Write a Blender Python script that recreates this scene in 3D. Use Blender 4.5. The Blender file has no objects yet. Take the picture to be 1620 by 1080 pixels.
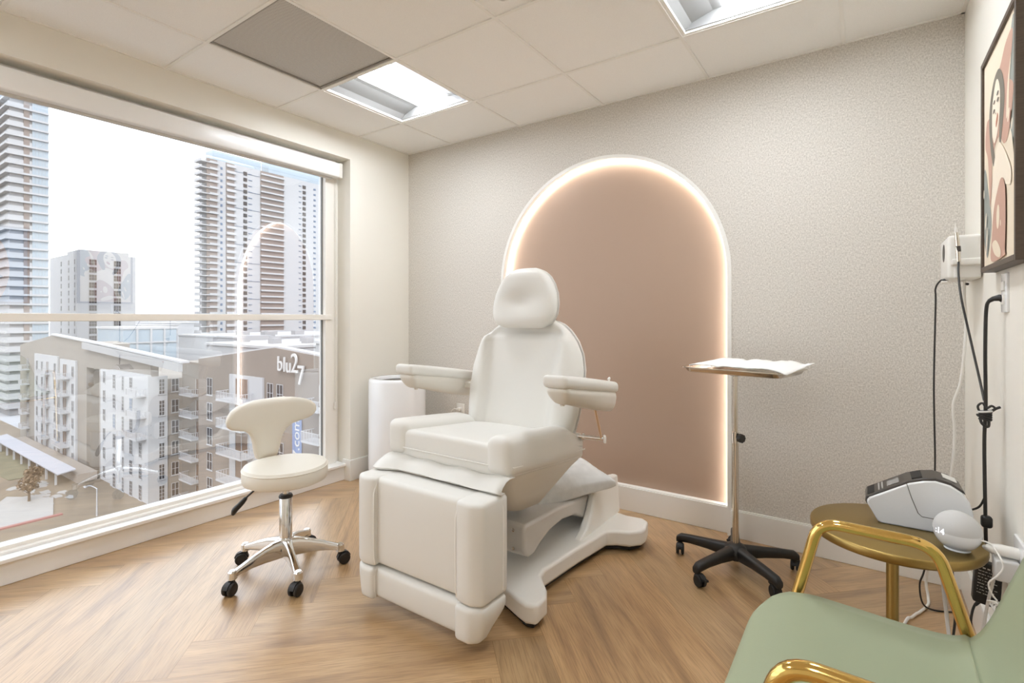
import bpy, math, random
from mathutils import Vector, Matrix, noise as mnoise
random.seed(7)
PI = math.pi
SC = bpy.context.scene
COL = SC.collection
sin, cos, rad = math.sin, math.cos, math.radians

# ------------------------------------------------------------------ materials
CSCALE = 1.0
def lin(c):
    return tuple(CSCALE * ((v / 255) / 12.92 if v / 255 <= 0.04045 else ((v / 255 + 0.055) / 1.055) ** 2.4) for v in c)

MATS = {}
def mat(name, rgb, rough=0.5, metal=0.0, emit=None, estr=0.0, bump=None, vary=None, coat=0.0, spec=0.5, stretch=(1, 1, 1)):
    """plain procedural material: rgb in 0-255 sRGB; bump=(scale,strength); vary=(scale,amount)"""
    m = bpy.data.materials.new(name); m.use_nodes = True
    nt = m.node_tree; N = nt.nodes; L = nt.links
    b = N['Principled BSDF']
    c = lin(rgb)
    b.inputs['Base Color'].default_value = (*c, 1)
    b.inputs['Roughness'].default_value = rough
    b.inputs['Metallic'].default_value = metal
    b.inputs['Specular IOR Level'].default_value = spec
    if coat:
        b.inputs['Coat Weight'].default_value = coat; b.inputs['Coat Roughness'].default_value = 0.08
    if emit:
        b.inputs['Emission Color'].default_value = (*lin(emit), 1); b.inputs['Emission Strength'].default_value = estr
    if bump or vary:
        tc = N.new('ShaderNodeTexCoord'); mp = N.new('ShaderNodeMapping'); mp.inputs['Scale'].default_value = stretch
        L.new(tc.outputs['Object'], mp.inputs['Vector'])
    if vary:
        n = N.new('ShaderNodeTexNoise'); n.inputs['Scale'].default_value = vary[0]; n.inputs['Detail'].default_value = 4
        L.new(mp.outputs['Vector'], n.inputs['Vector'])
        r = N.new('ShaderNodeValToRGB')
        r.color_ramp.elements[0].position = 0.3; r.color_ramp.elements[1].position = 0.7
        r.color_ramp.elements[0].color = (*[v * (1 - vary[1]) for v in c], 1)
        r.color_ramp.elements[1].color = (*[min(1, v * (1 + vary[1])) for v in c], 1)
        L.new(n.outputs['Fac'], r.inputs['Fac']); L.new(r.outputs['Color'], b.inputs['Base Color'])
    if bump:
        n = N.new('ShaderNodeTexNoise'); n.inputs['Scale'].default_value = bump[0]; n.inputs['Detail'].default_value = 3
        L.new(mp.outputs['Vector'], n.inputs['Vector'])
        bp = N.new('ShaderNodeBump'); bp.inputs['Strength'].default_value = bump[1]; bp.inputs['Distance'].default_value = 0.002
        L.new(n.outputs['Fac'], bp.inputs['Height']); L.new(bp.outputs['Normal'], b.inputs['Normal'])
    MATS[name] = m
    return m

WALL = mat('painted wall', (238, 234, 224), 0.6, bump=(300, 0.06))
CEIL = mat('ceiling tile', (247, 246, 243), 0.85, bump=(400, 0.25), vary=(300, 0.03))
GRID = mat('ceiling grid metal', (242, 240, 235), 0.45)
TRIMW = mat('white trim paint', (238, 236, 231), 0.32)
SILLW = mat('white sill', (243, 242, 240), 0.25)
FRAMEM = mat('window frame metal', (243, 239, 232), 0.4)
GASKET = mat('window gasket', (118, 118, 114), 0.6)
PINK = mat('pink niche paint', (172, 147, 128), 0.5, bump=(250, 0.05))
LEATHER = mat('white leather', (224, 222, 216), 0.42, bump=(700, 0.12))
LEATHERW = mat('cream leather', (226, 221, 209), 0.40, bump=(700, 0.10))
PIPING = mat('white piping', (240, 238, 233), 0.4)
PLASTW = mat('white plastic', (232, 229, 222), 0.30)
PLASTG = mat('light grey plastic', (205, 203, 199), 0.38)
ARMUND = mat('cream moulded plastic', (218, 213, 203), 0.38)
GLOSSW = mat('glossy white plastic', (238, 239, 240), 0.12, coat=0.4)
CHROME = mat('chrome', (225, 224, 222), 0.10, 1.0)
STEEL = mat('polished steel', (214, 206, 194), 0.16, 1.0)
BLACKP = mat('black plastic', (33, 31, 29), 0.42)
BLACKR = mat('black rubber', (26, 25, 24), 0.6)
DKPRINT = mat('dark printer panel', (66, 60, 55), 0.35)
SCREENG = mat('grey display', (150, 148, 146), 0.25)
GOLD = mat('polished gold', (226, 190, 112), 0.10, 1.0)
GOLDB = mat('brushed gold', (170, 145, 88), 0.36, 1.0, bump=(60, 0.08), stretch=(1, 12, 1))
GREEN = mat('sage vinyl', (158, 167, 138), 0.46, bump=(500, 0.10))
PAPER = mat('paper towel', (246, 245, 242), 0.9, bump=(150, 0.3))
PILLOWM = mat('pale grey pillow fabric', (214, 214, 212), 0.85, bump=(60, 0.35), vary=(25, 0.06))
SPKFAB = mat('grey speaker fabric', (208, 207, 205), 0.9, bump=(900, 0.5))
WIREW = mat('white cable', (232, 229, 222), 0.5)
WIREB = mat('black cable', (40, 37, 34), 0.5)
FRAMEW = mat('dark wood frame', (84, 70, 58), 0.5, vary=(40, 0.15), stretch=(1, 1, 8))
COPPER = mat('copper rod', (214, 178, 142), 0.4, 0.2)
DARKIN = mat('dark interior', (74, 68, 62), 0.6)
A_CREAM = mat('print cream', (231, 217, 194), 0.7)
A_ROSE = mat('print rose', (196, 158, 139), 0.7)
A_GREY = mat('print grey green', (152, 156, 149), 0.7)
A_DARK = mat('print taupe hair', (122, 115, 103), 0.7)
A_LIP = mat('print terracotta', (190, 132, 108), 0.7)
A_SKIN = mat('print pale skin', (238, 225, 205), 0.7)
A_NAVY = mat('print dark navy', (38, 46, 66), 0.6)
A_BLUE = mat('print blue', (130, 158, 190), 0.7)
LABELW = mat('white label', (226, 224, 218), 0.6)
DIGIT = mat('clock digits', (255, 255, 255), 0.5, emit=(235, 240, 255), estr=1.3)
LED = mat('led strip', (255, 244, 228), 0.5, emit=(250, 247, 243), estr=15)
LAMP = mat('troffer lens', (255, 255, 255), 0.5, emit=(240, 247, 255), estr=27)
REFL = mat('troffer reflector', (138, 137, 135), 0.5)

def wallpaper():
    m = mat('woven wallpaper', (205, 197, 184), 0.75)
    nt = m.node_tree; N = nt.nodes; L = nt.links; b = N['Principled BSDF']
    tc = N.new('ShaderNodeTexCoord')
    def nz(scale, st, det):
        mp = N.new('ShaderNodeMapping'); mp.inputs['Scale'].default_value = st
        L.new(tc.outputs['Object'], mp.inputs['Vector'])
        n = N.new('ShaderNodeTexNoise'); n.inputs['Scale'].default_value = scale; n.inputs['Detail'].default_value = det
        n.inputs['Roughness'].default_value = 0.7
        L.new(mp.outputs['Vector'], n.inputs['Vector']); return n
    fine = nz(170, (3.2, 1, 0.5), 3)      # vertical threads
    blot = nz(150, (1, 1, 1), 4)
    mix = N.new('ShaderNodeMath'); mix.operation = 'ADD'
    L.new(fine.outputs['Fac'], mix.inputs[0]); L.new(blot.outputs['Fac'], mix.inputs[1])
    r = N.new('ShaderNodeValToRGB'); e = r.color_ramp.elements
    e[0].position = 0.37; e[0].color = (*lin((180, 173, 163)), 1)
    e[1].position = 0.63; e[1].color = (*lin((238, 233, 225)), 1)
    hf = N.new('ShaderNodeMath'); hf.operation = 'MULTIPLY'; hf.inputs[1].default_value = 0.5
    L.new(mix.outputs[0], hf.inputs[0]); L.new(hf.outputs[0], r.inputs['Fac']); L.new(r.outputs['Color'], b.inputs['Base Color'])
    bp = N.new('ShaderNodeBump'); bp.inputs['Strength'].default_value = 0.35; bp.inputs['Distance'].default_value = 0.003
    L.new(hf.outputs[0], bp.inputs['Height']); L.new(bp.outputs['Normal'], b.inputs['Normal'])
    return m
PAPERWALL = wallpaper()

def oak():
    m = mat('oak plank', (196, 158, 112), 0.33, coat=1.0)
    m.node_tree.nodes['Principled BSDF'].inputs['Coat Roughness'].default_value = 0.3
    nt = m.node_tree; N = nt.nodes; L = nt.links; b = N['Principled BSDF']
    uv = N.new('ShaderNodeUVMap'); uv.uv_map = 'plank'
    at = N.new('ShaderNodeAttribute'); at.attribute_name = 'tone'
    def nz(scale, st, det, dist=0.0):
        mp = N.new('ShaderNodeMapping'); mp.inputs['Scale'].default_value = st
        L.new(uv.outputs['UV'], mp.inputs['Vector'])
        n = N.new('ShaderNodeTexNoise'); n.inputs['Scale'].default_value = scale; n.inputs['Detail'].default_value = det
        n.inputs['Distortion'].default_value = dist
        L.new(mp.outputs['Vector'], n.inputs['Vector']); return n
    broad = nz(1.0, (1.6, 13, 1), 4, 0.5)
    grain = nz(1.0, (9, 210, 1), 5, 0.4)
    r = N.new('ShaderNodeValToRGB'); e = r.color_ramp.elements
    e[0].position = 0.26; e[0].color = (*lin((144, 112, 78)), 1)
    e[1].position = 0.72; e[1].color = (*lin((202, 168, 124)), 1)
    k = r.color_ramp.elements.new(0.46); k.color = (*lin((181, 146, 103)), 1)
    L.new(broad.outputs['Fac'], r.inputs['Fac'])
    g = N.new('ShaderNodeValToRGB'); e = g.color_ramp.elements
    e[0].position = 0.34; e[0].color = (0.70, 0.66, 0.62, 1); e[1].position = 0.56; e[1].color = (1, 1, 1, 1)
    L.new(grain.outputs['Fac'], g.inputs['Fac'])
    mul = N.new('ShaderNodeMix'); mul.data_type = 'RGBA'; mul.blend_type = 'MULTIPLY'; mul.inputs[0].default_value = 0.95
    L.new(r.outputs['Color'], mul.inputs[6]); L.new(g.outputs['Color'], mul.inputs[7])
    mul2 = N.new('ShaderNodeMix'); mul2.data_type = 'RGBA'; mul2.blend_type = 'MULTIPLY'; mul2.inputs[0].default_value = 1.0
    L.new(mul.outputs[2], mul2.inputs[6]); L.new(at.outputs['Color'], mul2.inputs[7])
    L.new(mul2.outputs[2], b.inputs['Base Color'])
    bp = N.new('ShaderNodeBump'); bp.inputs['Strength'].default_value = 0.12; bp.inputs['Distance'].default_value = 0.001
    L.new(grain.outputs['Fac'], bp.inputs['Height']); L.new(bp.outputs['Normal'], b.inputs['Normal'])
    return m
OAK = oak()
SEAM = mat('plank joint', (124, 98, 70), 0.6)

def perforated():
    m = mat('perforated grille', (140, 135, 128), 0.5)
    nt = m.node_tree; N = nt.nodes; L = nt.links; b = N['Principled BSDF']
    tc = N.new('ShaderNodeTexCoord')
    sep = N.new('ShaderNodeSeparateXYZ'); L.new(tc.outputs['Object'], sep.inputs[0])
    outs = []
    for ax in (0, 1):
        w = N.new('ShaderNodeMath'); w.operation = 'MULTIPLY'; w.inputs[1].default_value = 2 * PI / 0.0085
        L.new(sep.outputs[ax], w.inputs[0])
        s = N.new('ShaderNodeMath'); s.operation = 'SINE'; L.new(w.outputs[0], s.inputs[0]); outs.append(s)
    a = N.new('ShaderNodeMath'); a.operation = 'MULTIPLY'
    L.new(outs[0].outputs[0], a.inputs[0]); L.new(outs[1].outputs[0], a.inputs[1])
    r = N.new('ShaderNodeValToRGB'); e = r.color_ramp.elements
    e[0].position = 0.15; e[0].color = (*lin((212, 208, 202)), 1); e[1].position = 0.4; e[1].color = (*lin((108, 104, 99)), 1)
    L.new(a.outputs[0], r.inputs['Fac']); L.new(r.outputs['Color'], b.inputs['Base Color'])
    return m
PERF = perforated()

def window_glass():
    m = bpy.data.materials.new('window glass'); m.use_nodes = True
    nt = m.node_tree; N = nt.nodes; L = nt.links
    N.remove(N['Principled BSDF']); out = N['Material Output']
    tr = N.new('ShaderNodeBsdfTransparent'); tr.inputs['Color'].default_value = (0.97, 0.985, 1.0, 1)
    gl = N.new('ShaderNodeBsdfGlossy'); gl.inputs['Roughness'].default_value = 0.0
    gl.inputs['Color'].default_value = (0.96, 0.98, 1.0, 1)
    fr = N.new('ShaderNodeFresnel'); fr.inputs['IOR'].default_value = 1.5
    ad = N.new('ShaderNodeMath'); ad.operation = 'MULTIPLY_ADD'; ad.inputs[1].default_value = 1.4; ad.inputs[2].default_value = 0.22
    L.new(fr.outputs[0], ad.inputs[0])
    mx = N.new('ShaderNodeMixShader'); L.new(ad.outputs[0], mx.inputs[0]); L.new(tr.outputs[0], mx.inputs[1]); L.new(gl.outputs[0], mx.inputs[2])
    L.new(mx.outputs[0], out.inputs['Surface'])
    return m
GLASS = window_glass()

# ------------------------------------------------------------------ mesh builder
class G:
    def __init__(s):
        s.v = []; s.f = []; s.m = []
    def add(s, vs, fs, mi=0):
        o = len(s.v); s.v += [tuple(p) for p in vs]
        for f in fs:
            s.f.append(tuple(i + o for i in f)); s.m.append(mi)
        return s
    def box(s, x0, x1, y0, y1, z0, z1, mi=0):
        x0, x1 = min(x0, x1), max(x0, x1); y0, y1 = min(y0, y1), max(y0, y1); z0, z1 = min(z0, z1), max(z0, z1)
        vs = [(x, y, z) for z in (z0, z1) for y in (y0, y1) for x in (x0, x1)]
        return s.add(vs, [(0, 2, 3, 1), (4, 5, 7, 6), (0, 1, 5, 4), (2, 6, 7, 3), (0, 4, 6, 2), (1, 3, 7, 5)], mi)
    def obox(s, c, u, v, w, hu, hv, hw, mi=0):
        c, u, v, w = Vector(c), Vector(u).normalized() * hu, Vector(v).normalized() * hv, Vector(w).normalized() * hw
        vs = [c + a * u + b * v + d * w for d in (-1, 1) for b in (-1, 1) for a in (-1, 1)]
        return s.add(vs, [(0, 2, 3, 1), (4, 5, 7, 6), (0, 1, 5, 4), (2, 6, 7, 3), (0, 4, 6, 2), (1, 3, 7, 5)], mi)
    def prism(s, poly, fn0, fn1, mi=0):
        """poly: 2-D points counter-clockwise; fn0/fn1 map (a,b) to 3-D for both ends"""
        n = len(poly)
        vs = [fn0(*p) for p in poly] + [fn1(*p) for p in poly]
        fs = [tuple(range(n))[::-1], tuple(range(n, 2 * n))] + [(i, (i + 1) % n, n + (i + 1) % n, n + i) for i in range(n)]
        return s.add(vs, fs, mi)
    def loft(s, rings, closed_ring=True, caps=True, mi=0):
        n = len(rings[0]); vs = [p for r in rings for p in r]; fs = []
        for k in range(len(rings) - 1):
            for i in range(n if closed_ring else n - 1):
                j = (i + 1) % n
                fs.append((k * n + i, k * n + j, (k + 1) * n + j, (k + 1) * n + i))
        if caps and closed_ring:
            fs.append(tuple(range(n))[::-1]); fs.append(tuple(range((len(rings) - 1) * n, len(rings) * n)))
        return s.add(vs, fs, mi)
    def tube(s, pts, r, n=10, mi=0, closed=False, flat=1.0):
        pts = [Vector(p) for p in pts]; rings = []; k = len(pts)
        rr = r if isinstance(r, (list, tuple)) else [r] * k
        def tan(i):
            if closed: return (pts[(i + 1) % k] - pts[(i - 1) % k]).normalized()
            a = pts[max(i - 1, 0)]; b = pts[min(i + 1, k - 1)]; return (b - a).normalized()
        t = tan(0); up = Vector((0, 0, 1)) if abs(t.z) < 0.9 else Vector((1, 0, 0))
        nrm = (up - t * up.dot(t)).normalized()
        for i in range(k):
            t = tan(i); nrm = (nrm - t * nrm.dot(t)).normalized(); bi = t.cross(nrm)
            rings.append([pts[i] + (nrm * cos(2 * PI * j / n) * flat + bi * sin(2 * PI * j / n)) * rr[i] for j in range(n)])
        if closed: rings.append(rings[0])
        return s.loft(rings, True, not closed, mi)
    def lathe(s, prof, c=(0, 0, 0), n=32, mi=0, axis='z', a0=0, a1=2 * PI):
        rings = []
        for r, h in prof:
            ring = []
            for j in range(n):
                a = 2 * PI * j / n
                p = (r * cos(a), r * sin(a), h)
                if axis == 'y': p = (r * cos(a), h, -r * sin(a))
                if axis == 'x': p = (h, r * cos(a), r * sin(a))
                ring.append((p[0] + c[0], p[1] + c[1], p[2] + c[2]))
            rings.append(ring)
        return s.loft(rings, True, True, mi)
    def cyl(s, c, r, h, n=24, mi=0, axis='z', b=0.0):
        if b: return s.lathe([(r - b, 0), (r, b), (r, h - b), (r - b, h)], c, n, mi, axis)
        return s.lathe([(r, 0), (r, h)], c, n, mi, axis)
    def rbox(s, c, sx, sy, sz, r, m=6, mi=0, puff=(0, 0, 0), fn=None):
        """rounded, optionally puffed, box of full size sx,sy,sz about c; fn deforms each LOCAL point before moving to c"""
        h = (sx / 2, sy / 2, sz / 2)
        mm = m if isinstance(m, (tuple, list)) else (m, m, m)
        def ax(hh, k):
            q = min(r, hh * 0.999); e = [-hh, -hh + 0.25 * q, -hh + 0.6 * q]
            return e + [-(hh - q) + 2 * (hh - q) * i / k for i in range(k + 1)] + [-x for x in reversed(e)]
        A = [ax(h[i], mm[i]) for i in range(3)]; idx = {}; vs = []; fs = []
        def vert(i, j, k):
            if (i, j, k) not in idx:
                p = Vector((A[0][i], A[1][j], A[2][k]))
                cl = Vector([max(-(h[q] - min(r, h[q])), min(h[q] - min(r, h[q]), p[q])) for q in range(3)])
                d = p - cl
                if d.length > 1e-9: p = cl + d.normalized() * min(r, min(h)) if r > min(h) else cl + d.normalized() * r
                a, b, e = p.x / h[0], p.y / h[1], p.z / h[2]
                if puff[0]: p.x += math.copysign(puff[0], p.x) * (1 - b * b) * (1 - e * e) * min(1, abs(a) * 1.5)
                if puff[1]: p.y += math.copysign(puff[1], p.y) * (1 - a * a) * (1 - e * e) * min(1, abs(b) * 1.5)
                if puff[2]: p.z += math.copysign(puff[2], p.z) * (1 - a * a) * (1 - b * b) * min(1, abs(e) * 1.5)
                if fn: p = Vector(fn(p.x, p.y, p.z))
                idx[(i, j, k)] = len(vs); vs.append(p + Vector(c))
            return idx[(i, j, k)]
        n = [len(a) - 1 for a in A]
        for k in (0, n[2]):
            for i in range(n[0]):
                for j in range(n[1]):
                    q = (vert(i, j, k), vert(i + 1, j, k), vert(i + 1, j + 1, k), vert(i, j + 1, k)); fs.append(q if k else q[::-1])
        for j in (0, n[1]):
            for i in range(n[0]):
                for k in range(n[2]):
                    q = (vert(i, j, k), vert(i + 1, j, k), vert(i + 1, j, k + 1), vert(i, j, k + 1)); fs.append(q[::-1] if j else q)
        for i in (0, n[0]):
            for j in range(n[1]):
                for k in range(n[2]):
                    q = (vert(i, j, k), vert(i, j + 1, k), vert(i, j + 1, k + 1), vert(i, j, k + 1)); fs.append(q if i else q[::-1])
        return s.add(vs, fs, mi)

def link(name, g, mats, parent=None, smooth=True, ang=38, bevel=0.0, seg=2, solid=0.0):
    me = bpy.data.meshes.new(name); me.from_pydata(g.v, [], g.f); me.update()
    for mm in (mats if isinstance(mats, (list, tuple)) else [mats]): me.materials.append(mm)
    me.polygons.foreach_set('material_index', g.m)
    if smooth:
        me.polygons.foreach_set('use_smooth', [True] * len(me.polygons))
        me.set_sharp_from_angle(angle=rad(ang))
    o = bpy.data.objects.new(name, me); COL.objects.link(o)
    if parent: o.parent = parent
    if solid:
        md = o.modifiers.new('Solidify', 'SOLIDIFY'); md.thickness = solid; md.offset = 0
    if bevel:
        md = o.modifiers.new('Bevel', 'BEVEL'); md.width = bevel; md.segments = seg; md.limit_method = 'ANGLE'; md.angle_limit = rad(40)
    return o

def tag(o, label, cat, group=None, kind=None):
    if label: o['label'] = label
    if cat: o['category'] = cat
    if group: o['group'] = group
    if kind: o['kind'] = kind
    return o
def thing(name, label, cat, loc=(0, 0, 0), rz=0.0, group=None):
    o = bpy.data.objects.new(name, None); COL.objects.link(o); o.empty_display_size = 0.05
    o.location = loc; o.rotation_euler = (0, 0, rz)
    return tag(o, label, cat, group)
def struct(name, g, mats, parent=None, **kw):
    o = link(name, g, mats, parent, **kw)
    if parent is None: o['kind'] = 'structure'
    return o
def copy_thing(src, loc=None, rz=None, label=None, group=None):
    c = src.copy(); COL.objects.link(c)
    if loc is not None: c.location = loc
    if rz is not None: c.rotation_euler = (0, 0, rz)
    if label: c['label'] = label
    if group: c['group'] = group
    def rec(a, b):
        for ch in list(a.children):
            d = ch.copy(); COL.objects.link(d); d.parent = b; rec(ch, d)
    rec(src, c)
    return c
def cr(pts, sub=6, closed=False):
    """Catmull-Rom smoothing"""
    P = [Vector(p) for p in pts]; n = len(P); out = []
    for i in range(n if closed else n - 1):
        if closed: p0, p1, p2, p3 = P[(i - 1) % n], P[i], P[(i + 1) % n], P[(i + 2) % n]
        else: p0, p1, p2, p3 = P[max(i - 1, 0)], P[i], P[i + 1], P[min(i + 2, n - 1)]
        for k in range(sub):
            t = k / sub
            out.append(0.5 * ((2 * p1) + (p2 - p0) * t + (2 * p0 - 5 * p1 + 4 * p2 - p3) * t * t + (3 * p1 - p0 - 3 * p2 + p3) * t ** 3))
    if not closed: out.append(P[-1])
    return out
def corner_path(pts, r, k=6):
    """polyline with rounded corners of radius r"""
    P = [Vector(p) for p in pts]; out = [P[0]]
    for i in range(1, len(P) - 1):
        a = (P[i - 1] - P[i]).normalized(); b = (P[i + 1] - P[i]).normalized()
        for j in range(k + 1):
            t = j / k
            p0 = P[i] + a * r; p2 = P[i] + b * r
            out.append((1 - t) ** 2 * p0 + 2 * t * (1 - t) * P[i] + t * t * p2)
    out.append(P[-1]); return out
def interp(tab, x):
    if x <= tab[0][0]: return tab[0][1]
    for (a, u), (b, v) in zip(tab, tab[1:]):
        if x <= b:
            t = (x - a) / (b - a); t = t * t * (3 - 2 * t) if False else t
            return u + (v - u) * t
    return tab[-1][1]
def sm(a, b, x):
    t = max(0, min(1, (x - a) / (b - a))); return t * t * (3 - 2 * t)
def text_geo(body, size, depth):
    cu = bpy.data.curves.new('lettering', 'FONT'); cu.body = body; cu.size = size; cu.extrude = depth; cu.align_x = 'LEFT'
    o = bpy.data.objects.new('lettering', cu); COL.objects.link(o)
    dg = bpy.context.evaluated_depsgraph_get(); dg.update()
    me = bpy.data.meshes.new_from_object(o.evaluated_get(dg))
    vs = [tuple(v.co) for v in me.vertices]; fs = [tuple(p.vertices) for p in me.polygons]
    bpy.data.objects.remove(o); bpy.data.curves.remove(cu); bpy.data.meshes.remove(me)
    return vs, fs

# ------------------------------------------------------------------ room
W, H = 3.295, 2.424
YF = -4.75           # wall behind the camera
# floor: herringbone planks, one mesh, one colour value per plank
PW, PLEN = 0.184, 1.225
def herringbone():
    import bmesh
    bm = bmesh.new()
    uvl = bm.loops.layers.uv.new('plank'); tl = bm.loops.layers.float_color.new('tone')
    r2 = math.sqrt(2)
    def room(u, v): return ((u - v) / r2 + 1.132, (u + v) / r2 - 2.14)
    def plank(u0, u1, v0, v1, horiz):
        cx, cy = room((u0 + u1) / 2, (v0 + v1) / 2)
        if not (-1.0 < cx < W + 1.0 and YF - 1 < cy < 1.0): return
        g = 0.00035
        t = random.uniform(0.92, 1.07); wm = random.uniform(-0.03, 0.03)
        off = (random.uniform(0, 50), random.uniform(0, 50))
        q = [(u0 + g, v0 + g), (u1 - g, v0 + g), (u1 - g, v1 - g), (u0 + g, v1 - g)]
        f = bm.faces.new([bm.verts.new((*room(*p), 0.0)) for p in q])
        for lo, (u, v) in zip(f.loops, q):
            a, b = (u - u0, v - v0) if horiz else (v - v0, u - u0)
            lo[uvl].uv = (a + off[0], b + off[1]); lo[tl] = (t * (1 + wm), t, t * (1 - wm), 1)
    for m in range(-5, 6):
        for k in range(-40, 41):
            u, v = k * PW + m * PLEN, k * PW - m * PLEN
            plank(u, u + PLEN, v, v + PW, True)
            plank(u, u + PW, v + PW, v + PW + PLEN, False)
    for co, no in (((-0.07, 0, 0), (-1, 0, 0)), ((W, 0, 0), (1, 0, 0)), ((0, 0.06, 0), (0, 1, 0)), ((0, YF, 0), (0, -1, 0))):
        bmesh.ops.bisect_plane(bm, geom=bm.verts[:] + bm.edges[:] + bm.faces[:], plane_co=co, plane_no=no, clear_outer=True)
    me = bpy.data.meshes.new('floor'); bm.to_mesh(me); bm.free()
    return me
fme = herringbone(); fme.materials.append(OAK)
floor = bpy.data.objects.new('floor', fme); COL.objects.link(floor); floor['kind'] = 'structure'
g = G(); g.box(-0.07, W, YF, 0.06, -0.12, -0.0012); link('subfloor', g, SEAM, floor)

# back wall with the arched niche
AL, AR = 0.905, 2.36; AC = (AL + AR) / 2; ARAD = (AR - AL) / 2; ASP = 2.10 - ARAD; ND = 0.065
g = G()
g.box(-0.25, AL, 0, ND, 0, H); g.box(AR, W + 0.1, 0, ND, 0, H)
NS = 48
arc = [(AC - ARAD * cos(PI * i / NS), ASP + ARAD * sin(PI * i / NS)) for i in range(NS + 1)]
for (xa, za), (xb, zb) in zip(arc, arc[1:]):
    vs = [(xa, 0, za), (xb, 0, zb), (xb, 0, H), (xa, 0, H), (xa, ND, za), (xb, ND, zb), (xb, ND, H), (xa, ND, H)]
    g.add(vs, [(0, 1, 2, 3), (4, 7, 6, 5), (0, 4, 5, 1)])
struct('wall_back', g, PAPERWALL)
g = G(); g.box(-0.25, W + 0.1, ND, 0.22, -0.1, H); struct('wall_niche', g, PINK)
# white arch reveal liner and lip
def arch_path(inset, n=48):
    return [(AL + inset, 0.0)] + [(AC - (ARAD - inset) * cos(PI * i / n), ASP + (ARAD - inset) * sin(PI * i / n)) for i in range(n + 1)] + [(AR - inset, 0.0)]
def arch_ring(g, i0, i1, y0, y1):
    a, b = arch_path(i0), arch_path(i1)
    rings = [[(p[0], y0, p[1]), (q[0], y0, q[1]), (q[0], y1, q[1]), (p[0], y1, p[1])] for p, q in zip(a, b)]
    g.loft(rings, True, True)
g = G(); arch_ring(g, -0.016, 0.004, -0.004, ND - 0.001)
tr = struct('trim_1', g, TRIMW, ang=50)
g = G(); arch_ring(g, 0.0042, 0.0082, ND - 0.026, ND - 0.010)
led = link('led_strip', g, LED, tr, ang=50); led['label'] = 'warm white glowing light strip inside the arch edge'

# left wall (window wall), ceiling, right wall, wall behind camera
WX = -0.012; WT = 2.245; WYR = -0.555
g = G()
g.box(WX - 0.22, WX, WYR, ND, 0, H); g.box(WX - 0.22, WX, YF, WYR, WT, H); g.box(WX - 0.22, -0.075, YF, WYR, -0.1, 0.10)
struct('wall_left', g, WALL)
g = G(); g.box(W, W + 0.15, YF, ND, -0.1, H); struct('wall_right', g, WALL)
g = G(); g.box(-0.25, W + 0.15, YF - 0.15, YF, -0.1, H); struct('wall_front', g, WALL)
# ceiling tiles and T-bar grid
T = 0.6096; GX0, GY0 = 0.43, -1.095
LIGHTS = [(0, 0), (3, 0), (0, -4), (3, -4)]; VENT = (0, -1)
xs = [GX0 + i * T for i in range(-1, 6)]; ys = [GY0 + j * T for j in range(-6, 3)]
g = G()
for a in range(len(xs) - 1):
    for b in range(len(ys) - 1):
        i, j = a - 1, b - 6
        if (i, j) in LIGHTS or (i, j) == VENT: continue
        x0, x1 = max(xs[a], WX), min(xs[a + 1], W); y0, y1 = max(ys[b], YF), min(ys[b + 1], 0)
        if x1 - x0 < 0.01 or y1 - y0 < 0.01: continue
        g.box(x0, x1, y0, y1, H, H + 0.018)
ceil = struct('ceiling', g, CEIL, smooth=False)
g = G()
for x in xs:
    if WX < x < W: g.box(x - 0.0075, x + 0.0075, YF, 0, H - 0.006, H + 0.02)
for y in ys:
    if YF < y < 0: g.box(WX, W, y - 0.0075, y + 0.0075, H - 0.0058, H + 0.0198)
g.box(WX, W, -0.012, 0, H - 0.005, H + 0.02); g.box(W - 0.014, W, YF, 0, H - 0.005, H + 0.02); g.box(WX, WX + 0.012, YF, 0, H - 0.005, H + 0.02)
link('ceiling_grid', g, GRID, ceil, smooth=False)
g = G(); g.box(-0.25, W + 0.15, YF - 0.15, 0.22, H + 0.16, H + 0.24); link('slab', g, CEIL, ceil)

# troffers
def troffer(i, j, label):
    x0, y0 = GX0 + i * T + 0.008, GY0 + j * T + 0.008; s = T - 0.016
    t = thing('ceiling_light', label, 'ceiling light', (x0 + s / 2, y0 + s / 2, H), 0, 'recessed ceiling lights')
    h = s / 2; k = G()
    k.box(-h, -h + 0.016, -h, h, -0.002, 0.012); k.box(h - 0.016, h, -h, h, -0.002, 0.012)
    k.box(-h + 0.016, h - 0.016, -h, -h + 0.012, -0.002, 0.012); k.box(-h + 0.016, h - 0.016, h - 0.012, h, -0.002, 0.012)
    link('frame', k, GRID, t)
    a = h - 0.016; k = G()
    for sg in (-1, 1):
        sec = [(sg * a, 0.010), (sg * (a - 0.03), 0.035), (sg * 0.16, 0.062), (sg * 0.10, 0.066)]
        for (xa, za), (xb, zb) in zip(sec, sec[1:]):
            q = [(xa, -a, za), (xb, -a, zb), (xb, a, zb), (xa, a, za)]
            k.add(q + [(p[0], p[1], p[2] + 0.004) for p in q], [(0, 1, 2, 3), (7, 6, 5, 4), (0, 4, 5, 1), (1, 5, 6, 2), (2, 6, 7, 3), (3, 7, 4, 0)])
        k.box(-a, a, sg * a, sg * (a - 0.002), 0.008, 0.07)
    link('reflector', k, REFL, t)
    k = G(); sec = [(-0.115 + 0.23 * q / 10, 0.058 - 0.035 * sin(PI * q / 10)) for q in range(11)]
    k.loft([[(x, -a + 0.004, z), (x, a - 0.004, z), (x, a - 0.004, 0.068), (x, -a + 0.004, 0.068)] for x, z in sec])
    link('diffuser', k, LAMP, t)
    k = G(); k.box(-h, h, -h, h, 0.075, 0.085); link('housing', k, REFL, t)
    return t
troffer(0, 0, 'square recessed ceiling light beside the grey grille')
troffer(3, 0, 'square recessed ceiling light at the top right of the picture')
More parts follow.
